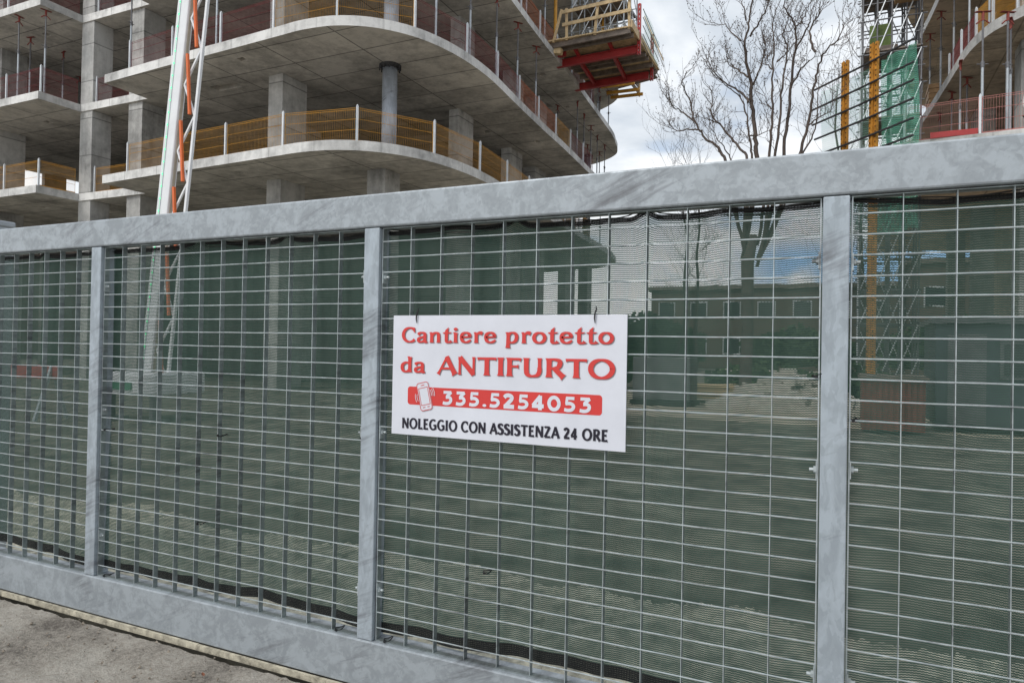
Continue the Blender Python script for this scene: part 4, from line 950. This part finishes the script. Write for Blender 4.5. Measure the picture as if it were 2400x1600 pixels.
# worker on the right slab (only the left half is in the picture)
def skin_body(name, joints, edges, mt, parent, sub=2):
    me = bpy.data.meshes.new(name); me.from_pydata([j[:3] for j in joints], edges, []); o = bpy.data.objects.new(name, me); COL.objects.link(o); o.parent = parent
    o.modifiers.new('skin', 'SKIN'); 
    for i, j in enumerate(joints): me.skin_vertices[0].data[i].radius = (j[3], j[4])
    me.skin_vertices[0].data[0].use_root = True
    s_ = o.modifiers.new('sub', 'SUBSURF'); s_.levels = s_.render_levels = sub
    bpy.context.view_layer.update()
    m2 = bpy.data.meshes.new_from_object(o.evaluated_get(bpy.context.evaluated_depsgraph_get())); o.modifiers.clear(); o.data = m2
    m2.materials.clear(); m2.materials.append(mt)
    for p_ in m2.polygons: p_.use_smooth = True
    return o
wk = thing('person', 'worker in a white helmet and pale shirt standing at the right edge behind the barrier', 'person', (4.42, 22.3, 6.8), 0.5)
J = [(0,0,0.95,.15,.11),(0,0,1.15,.14,.10),(0,0,1.38,.17,.11),(0,0.0,1.50,.06,.06),(0,-.01,1.60,.075,.085),(0,-.01,1.70,.07,.08),
     (-.19,0,1.42,.06,.06),(-.25,.0,1.15,.045,.045),(-.20,-.18,0.98,.035,.035),(-.17,-.27,0.98,.03,.035),
     (.19,0,1.42,.06,.06),(.25,.0,1.15,.045,.045),(.20,-.18,0.98,.035,.035),(.17,-.27,0.98,.03,.035),
     (-.10,0,.85,.09,.09),(-.11,-.02,.48,.06,.06),(-.11,.02,.08,.045,.045),(-.12,-.14,.04,.04,.035),(.10,0,.85,.09,.09),(.11,-.02,.48,.06,.06),(.11,.02,.08,.045,.045),(.12,-.14,.04,.04,.035)]
E_ = [(0,1),(1,2),(2,3),(3,4),(4,5),(2,6),(6,7),(7,8),(8,9),(2,10),(10,11),(11,12),(12,13),(0,14),(14,15),(15,16),(16,17),(0,18),(18,19),(19,20),(20,21)]
skin_body('body', J, E_, M['skin'], wk)
JS = [(0,0,0.98,.165,.125),(0,0,1.15,.16,.12),(0,0,1.38,.19,.13),(0,0,1.47,.09,.09),(-.20,0,1.42,.075,.075),(-.255,.0,1.14,.06,.06),(-.21,-.15,1.0,.05,.05),(.20,0,1.42,.075,.075),(.255,.0,1.14,.06,.06),(.21,-.15,1.0,.05,.05)]
skin_body('shirt', JS, [(0,1),(1,2),(2,3),(2,4),(4,5),(5,6),(2,7),(7,8),(8,9)], M['shirt'], wk)
JT = [(0,0,0.96,.16,.125),(-.10,0,.85,.11,.11),(-.11,-.02,.48,.085,.085),(-.11,.02,.10,.075,.075),(.10,0,.85,.11,.11),(.11,-.02,.48,.085,.085),(.11,.02,.10,.075,.075)]
skin_body('trousers', JT, [(0,1),(1,2),(2,3),(0,4),(4,5),(5,6)], M['trousers'], wk)
b = MB(); pts = []; n = 14
for i in range(7):
    a = R(90*i/6); rr_ = 0.125*math.cos(a)+0.001; pts.append((rr_, 1.70+0.115*math.sin(a)))
b.tube([(0, -.01, z) for _, z in pts], [r_ for r_, _ in pts], n); b.prism([(x*0.155, -.05+y*0.19) for x, y in [(math.cos(2*math.pi*i/16), math.sin(2*math.pi*i/16)) for i in range(16)]], 1.694, 1.704)
b.build('helmet', M['white'], wk, smooth=True)

# ------------------------------------------------------------------ trees
LIMBS = [(0.13,[(-2.08,6.38),(-2.15,6.99),(-2.25,7.91),(-2.3,8.55),(-2.39,9.05),(-2.43,9.51),(-2.37,9.96),(-2.31,10.49),(-2.29,10.94)]),(0.07,[(-2.2,6.39),(-2.26,6.91),(-2.42,7.78),(-2.57,8.2),(-2.91,8.46),(-2.99,8.66)]),(0.06,[(-2.29,7.92),(-2.54,8.28),(-2.96,8.62),(-3.26,8.94),(-3.4,9.34)]),(0.08,[(-2.27,6.4),(-2.58,6.83),(-3.0,7.4),(-3.3,7.84),(-3.28,8.2),(-3.34,8.59)]),(0.09,[(-2.81,6.39),(-3.11,6.86),(-3.41,7.14),(-3.73,7.67),(-3.86,8.22),(-4.05,8.66),(-3.96,9.02)]),(0.05,[(-3.76,7.68),(-4.07,7.97),(-4.34,8.16),(-4.49,8.44)]),(0.05,[(-3.41,7.14),(-3.66,7.29),(-4.06,7.4),(-4.32,7.52),(-4.48,7.67)]),(0.05,[(-2.69,6.4),(-2.87,6.71),(-3.07,7.04),(-3.12,7.32)]),(0.04,[(-3.0,7.4),(-3.24,7.47),(-3.54,7.52)]),(0.08,[(-1.71,6.39),(-1.67,7.24),(-1.65,7.98),(-1.64,8.93),(-1.67,9.47),(-1.59,9.91)]),(0.08,[(-1.58,6.39),(-1.48,7.36),(-1.43,8.1),(-1.35,8.97),(-1.45,9.29),(-1.28,9.46)]),(0.1,[(-1.44,6.39),(-1.33,7.49),(-1.27,8.52),(-1.2,9.3),(-1.23,9.84),(-1.43,10.17),(-1.46,10.51)]),(0.09,[(-1.07,6.4),(-0.87,7.14),(-0.75,8.0),(-0.65,8.48),(-0.49,8.8),(-0.21,8.93),(-0.08,9.2)]),(0.06,[(-0.95,6.4),(-0.68,6.88),(-0.62,7.55),(-0.62,7.89)]),(0.06,[(-0.7,8.66),(-0.82,9.18),(-0.64,9.53),(-0.59,9.87)]),(0.05,[(-2.25,8.42),(-2.06,8.76),(-1.92,9.22),(-1.96,9.76)]),(0.05,[(-2.27,9.61),(-1.99,9.83),(-1.79,10.15),(-1.85,10.4)]),(0.05,[(-2.28,8.37),(-2.49,8.64),(-2.84,9.03),(-3.0,9.3)]),(0.04,[(-2.41,9.24),(-2.67,9.56),(-2.89,9.93),(-3.13,10.08)]),(0.04,[(-1.64,8.93),(-1.42,9.16),(-1.23,9.43)]),(0.05,[(-1.27,8.25),(-0.97,8.56),(-0.68,8.63)]),(0.05,[(-1.19,8.89),(-0.87,9.33),(-0.8,9.55),(-0.72,9.95)]),(0.04,[(-1.67,7.53),(-1.85,7.8),(-1.88,8.07)]),(0.04,[(-1.68,8.4),(-1.83,8.63),(-1.89,8.91)]),(0.04,[(-0.87,7.14),(-0.64,7.37),(-0.37,7.51),(-0.3,7.85)]),(0.04,[(-1.23,9.69),(-0.99,10.06),(-0.89,10.36)]),(0.04,[(-2.26,6.91),(-1.98,6.97),(-1.75,7.16)]),(0.04,[(-2.37,9.96),(-2.45,10.34),(-2.49,10.71)])]
TB = Vector((-2.0, 18.9, 0))
def depth(x, z, s_): return 0.55*math.sin(x*2.3+s_)*min(1, max(0, (z-4)/4))
tree = thing('bare_tree', 'large leafless tree with many upright limbs in the gap between the two buildings', 'tree', TB)
tr = MB(); cw = MB(); rnd = random.Random(11)
def twig(m_, p_, d, L_, r_, lev):
    pts = [p_]; q = p_.copy(); dd = d.normalized(); n = 5
    for i in range(n):
        dd = (dd+Vector((rnd.gauss(0, .22), rnd.gauss(0, .22), 0.13+rnd.gauss(0, .12)))).normalized(); q = q+dd*L_/n; pts.append(q.copy())
    m_.tube(pts, [r_*(1-0.6*i/n) for i in range(n+1)], 3, cap=False)
    if lev > 0:
        for i in range(1, n+1):
            for _ in range(1):
                if rnd.random() < 0.62:
                    dv = (pts[i]-pts[i-1]).normalized()+Vector((rnd.gauss(0, .7), rnd.gauss(0, .7), rnd.gauss(0.25, .4)))
                    twig(m_, pts[i], dv, L_*rnd.uniform(0.4, 0.7), r_*0.62, lev-1)
    else:
        for q in pts[2:]:
            if rnd.random() < 0.55:
                b0 = len(m_.v); s_ = rnd.uniform(0.009, 0.018); o_ = Vector((rnd.gauss(0, .012), rnd.gauss(0, .012), rnd.gauss(0, .012)))
                for e in ((1,0,0),(0,1,0),(-1,-1,0),(0,0,1.3)): m_.v.append(tuple(q+o_+Vector(e)*s_))
                for f in ((0,1,3),(1,2,3),(2,0,3),(1,0,2)): m_.f.append(tuple(b0+i for i in f)); m_.mi.append(0)
FORK = Vector((-0.25, 0, 3.7))
tr.tube([(-0.25, 0, -0.2), (-0.27, 0, 0.4), (-0.22, 0.02, 2.0), (-0.25, 0, 3.7), (-0.1, 0, 4.4)], [0.24, 0.165, 0.14, 0.16, 0.10], 12)
for k, (r_, L) in enumerate(LIMBS):
    P3 = catmull([(x-TB.x, depth(x, z, k*0.9), z) for x, z in L], 5)
    m_ = tr if r_ >= 0.07 else cw
    if L[0][1] < 6.5:
        q0 = Vector(P3[0]); fk = FORK+Vector((0.25 if q0.x > 0.2 else -0.1, 0, rnd.uniform(-0.3, 0.5)))
        P3 = catmull([tuple(fk), tuple(fk.lerp(q0, 0.5)+Vector((0, 0, -0.15))), tuple(q0)], 4)[:-1]+P3
    P3 = [Vector(q)+Vector((rnd.gauss(0, .012), rnd.gauss(0, .02), rnd.gauss(0, .012))) for q in P3]
    n = len(P3); rr = r_*0.53
    m_.tube(P3, [rr*(1-0.80*(i/(n-1))) for i in range(n)], 7)
    Ltot = sum((P3[i+1]-P3[i]).length for i in range(n-1))
    for i in range(2, n):
        u = i/(n-1)
        if L[0][1] < 6.5 and P3[i].z < 6.0: continue
        for _ in range(1):
            if rnd.random() < (0.68 if u > 0.35 else 0.3):
                dv = (P3[i]-P3[i-1]).normalized()+Vector((rnd.gauss(0, .8), rnd.gauss(0, .8), rnd.gauss(0.35, .4)))
                twig(cw, P3[i], dv, rnd.uniform(0.35, 0.9)*(1.0 if u > .4 else 0.8), 0.0082, 2 if rnd.random() < 0.45 else 1)
tr.build('trunk', M['bark'], tree, smooth=True); cw.build('crown', M['bark'], tree)
def small_tree(x, y, h, lab, seed, spread=0.35):
    t_ = thing('bare_tree', lab, 'tree', (x, y, 0), 0, 'thin leafless trees in the background'); r_ = random.Random(seed)
    a = MB(); c = MB(); P3 = [Vector((0, 0, 0))]
    for i in range(8): P3.append(P3[-1]+Vector((r_.gauss(0, .12), r_.gauss(0, .12), h/9)))
    a.tube(P3, [0.11*(1-0.75*i/8) for i in range(9)], 7); a.build('trunk', M['bark'], t_, smooth=True)
    for i in range(2, 9):
        for _ in range(4):
            dv = Vector((r_.gauss(0, 1), r_.gauss(0, 1), 1.1)); twig(c, P3[i], dv, r_.uniform(1.0, 2.2)*spread*h/3.2, 0.013, 2)
    c.build('crown', M['bark'], t_)
small_tree(-6.4, 34.0, 10.8, 'thin leafless tree far behind, low over the gate left of the large tree', 21)
small_tree(-8.0, 37.0, 11.0, 'thin leafless tree just right of the far end of the left building', 22)
small_tree(0.35, 27.5, 13.0, 'thin leafless tree behind the ochre posts, right of the large tree', 23, 0.28)
small_tree(-0.6, 30.0, 13.2, 'thin leafless tree behind the left ochre post', 24, 0.28)

# ------------------------------------------------------------------ seen through the nets
def block(name, lab, x0, x1, y0, y1, h, mk, rows, cols):
    r_ = thing(name, lab, 'building', ((x0+x1)/2, y0, 0)); w = (x1-x0)
    b = MB(); b.box(-w/2, w/2, 0, y1-y0, 0, h); b.build('wall', M[mk], r_)
    b = MB(); b.box(-w/2-0.3, w/2+0.3, -0.3, y1-y0+0.3, h, h+0.35); b.build('roof', M['greywood'], r_)
    for j in range(rows):
        z = 1.2+j*(h-0.6)/rows
        for i in range(cols):
            x = -w/2+w*(i+0.5)/cols; f = MB(); f.box(x-0.75, x+0.75, -0.06, 0.02, z, z+1.5); fr = f.build('window', M['whitepost'], r_)
            f = MB(); f.box(x-0.65, x+0.65, -0.075, -0.065, z+0.1, z+1.4); f.build('pane', M['glass'], fr)
block('apartment_block', 'low brown apartment block far beyond the site, behind the net', -16, 4, 64, 74, 6.9, 'plaster2', 2, 7)
block('apartment_block', 'dark taller block far beyond the site, right of the low brown block', 4.5, 30, 60, 70, 8.2, 'plaster2', 2, 8)
block('apartment_block', 'brown building beyond the far left end of the concrete building', -84, -56, 24, 44, 12.0, 'plaster2', 3, 6)
def hedge(x, y, w, h, lab, seed, rad=0.09):
    r_ = random.Random(seed); t_ = thing('shrub', lab, 'shrub', (x, y, 0)); m_ = MB()
    for k in range(int(420*w)):
        a = r_.uniform(0, 6.28); q = r_.random()**0.5
        c = Vector((w/2*q*math.cos(a), 0.6*q*math.sin(a), h*(0.15+0.85*r_.random()*(1-0.5*q)))); d1 = Vector((r_.gauss(0,1), r_.gauss(0,1), r_.gauss(0,1))).normalized()*rad; d2 = d1.orthogonal()*0.6
        m_.quad(c-d1, c+d2, c+d1, c-d2)
    m_.build('foliage', M['hedge'], t_)
    m_ = MB(); m_.tube([(0, 0, -0.05), (0, 0, h*0.6)], 0.05, 6); m_.build('stem', M['bark'], t_)
hedge(-2.3, 23, 3.4, 1.3, 'green shrub behind the rubble heap, seen through the net', 31)
hedge(0.4, 22.5, 2.6, 1.2, 'green shrub left of the red container, seen through the net', 32)
hedge(-7.5, 26, 3.0, 1.6, 'green shrub behind the grey cabinet, seen through the net', 33)
hedge(-13.5, 52, 9, 4.6, 'broad dark shrub far off in front of the low brown block, left one', 34, 0.22)
hedge(-3.0, 55, 8, 3.6, 'broad dark shrub far off in front of the low brown block, right one', 35, 0.22)
hedge(6.5, 50, 9, 4.2, 'broad dark shrub far off in front of the dark taller block', 36, 0.22)
rbh = MB(); rnd = random.Random(8)
for k in range(420):
    a = rnd.uniform(0, 6.28); q = rnd.random()**0.5; hh = 1.05*(1-q)*rnd.uniform(0.5, 1); c = Vector((1.9*q*math.cos(a), 0.9*q*math.sin(a), hh)); s_ = rnd.uniform(0.07, 0.2); b0 = len(rbh.v)
    for e in ((-1,-1,-1),(1,-1,-1),(1,1,-1),(-1,1,-1),(-1,-1,1),(1,-1,1),(1,1,1),(-1,1,1)): rbh.v.append(tuple(c+Vector((e[0]*s_*rnd.uniform(.6,1.2), e[1]*s_*rnd.uniform(.6,1.2), e[2]*s_*rnd.uniform(.4,.8)))))
    for f in ((3,2,1,0),(4,5,6,7),(0,1,5,4),(1,2,6,5),(2,3,7,6),(3,0,4,7)): rbh.f.append(tuple(b0+i for i in f)); rbh.mi.append(0)
o = rbh.build('rubble_heap', M['rubble'], loc=(-1.2, 18.6, 0)); tag(o, 'pale rubble heap on the site behind the net, right of the sign', 'rubble')
cb = thing('generator_cabinet', 'dark grey generator cabinet on the site, seen through the net right of the sign', 'cabinet', (-4.25, 18.6, 0))
b = MB(); b.box(-0.75, 0.75, -0.5, 0.5, 0.12, 1.25); b.build('cabinet_body', M['propsteel'], cb, bevel=0.03)
b = MB(); b.box(-0.68, -0.05, -0.515, -0.502, 0.2, 1.15); b.build('door', M['propsteel'], cb)
b = MB(); b.box(-0.8, 0.8, -0.55, 0.55, 0, 0.12); b.build('skid', M['dark'], cb)
ts = thing('timber_stack', 'stack of pale timber planks on the site behind the net, left of the rubble', 'timber', (-3.1, 20.5, 0), 0.2)
for j in range(4):
    b = MB()
    for i in range(7): b.box(-1.5+random.uniform(-.06, .06), 1.5, -0.55+i*0.16, -0.42+i*0.16, 0.1+j*0.1, 0.185+j*0.1)
    b.build('plank_layer', M['wood'], ts)
ct = thing('red_container', 'rust red site container seen through the net right of the right gate post', 'container', (0.82, 15.0, 0))
b = MB(); n = 22
poly = []
for i in range(n): poly += [(-0.5+1.0*i/n, -0.75+(0.03 if i % 2 else 0)), (-0.5+1.0*(i+1)/n, -0.75+(0.03 if i % 2 else 0))]
b.prism(poly+[(0.5, 0.75), (-0.5, 0.75)], 0.05, 0.95); b.build('container_body', mat('rust_red', (0.20, 0.05, 0.035), 0.7, var=0.35, scale=5), ct)
b = MB(); b.box(-0.55, 0.55, -0.8, 0.8, 0.95, 1.02); b.build('lid', M['greywood'], ct)
sc = thing('site_cabin', 'dark blue grey site cabin seen through the net right of the red container', 'cabin', (2.75, 16.0, 0))
b = MB(); b.box(-1.2, 1.2, -0.8, 1.2, 0.12, 2.0); b.build('cabin_wall', mat('dark_blue_grey', (0.06, 0.075, 0.09), 0.6, var=0.25), sc, bevel=0.02)
b = MB(); b.box(-1.28, 1.28, -0.88, 1.28, 2.0, 2.1); b.build('roof', M['propsteel'], sc)
f = MB(); f.box(-0.2, 0.9, -0.84, -0.79, 1.0, 1.7); fr = f.build('window', M['propsteel'], sc)
f = MB(); f.box(-0.14, 0.84, -0.852, -0.846, 1.06, 1.64); f.build('pane', M['glass'], fr)
b = MB(); b.box(-1.0, -0.4, -0.83, -0.79, 0.15, 1.8); b.build('door', M['propsteel'], sc)
rbx = thing('road_barrier', 'red board barrier on two trestles on the site behind the leftmost panel', 'barrier', (-13.4, 7.7, 0), 0.1)
b = MB(); b.bar((-0.95, 0, 0.84), (0.95, 0, 0.84), 0.04, 0.24); b.build('barrier_board', M['signal'], rbx)
for x in (-0.8, 0.8):
    b = MB(); b.bar((x, -0.3, 0), (x, 0, 0.95), 0.05, 0.05); b.bar((x, 0.3, 0), (x, 0, 0.95), 0.05, 0.05); b.build('leg', M['galv'], rbx)
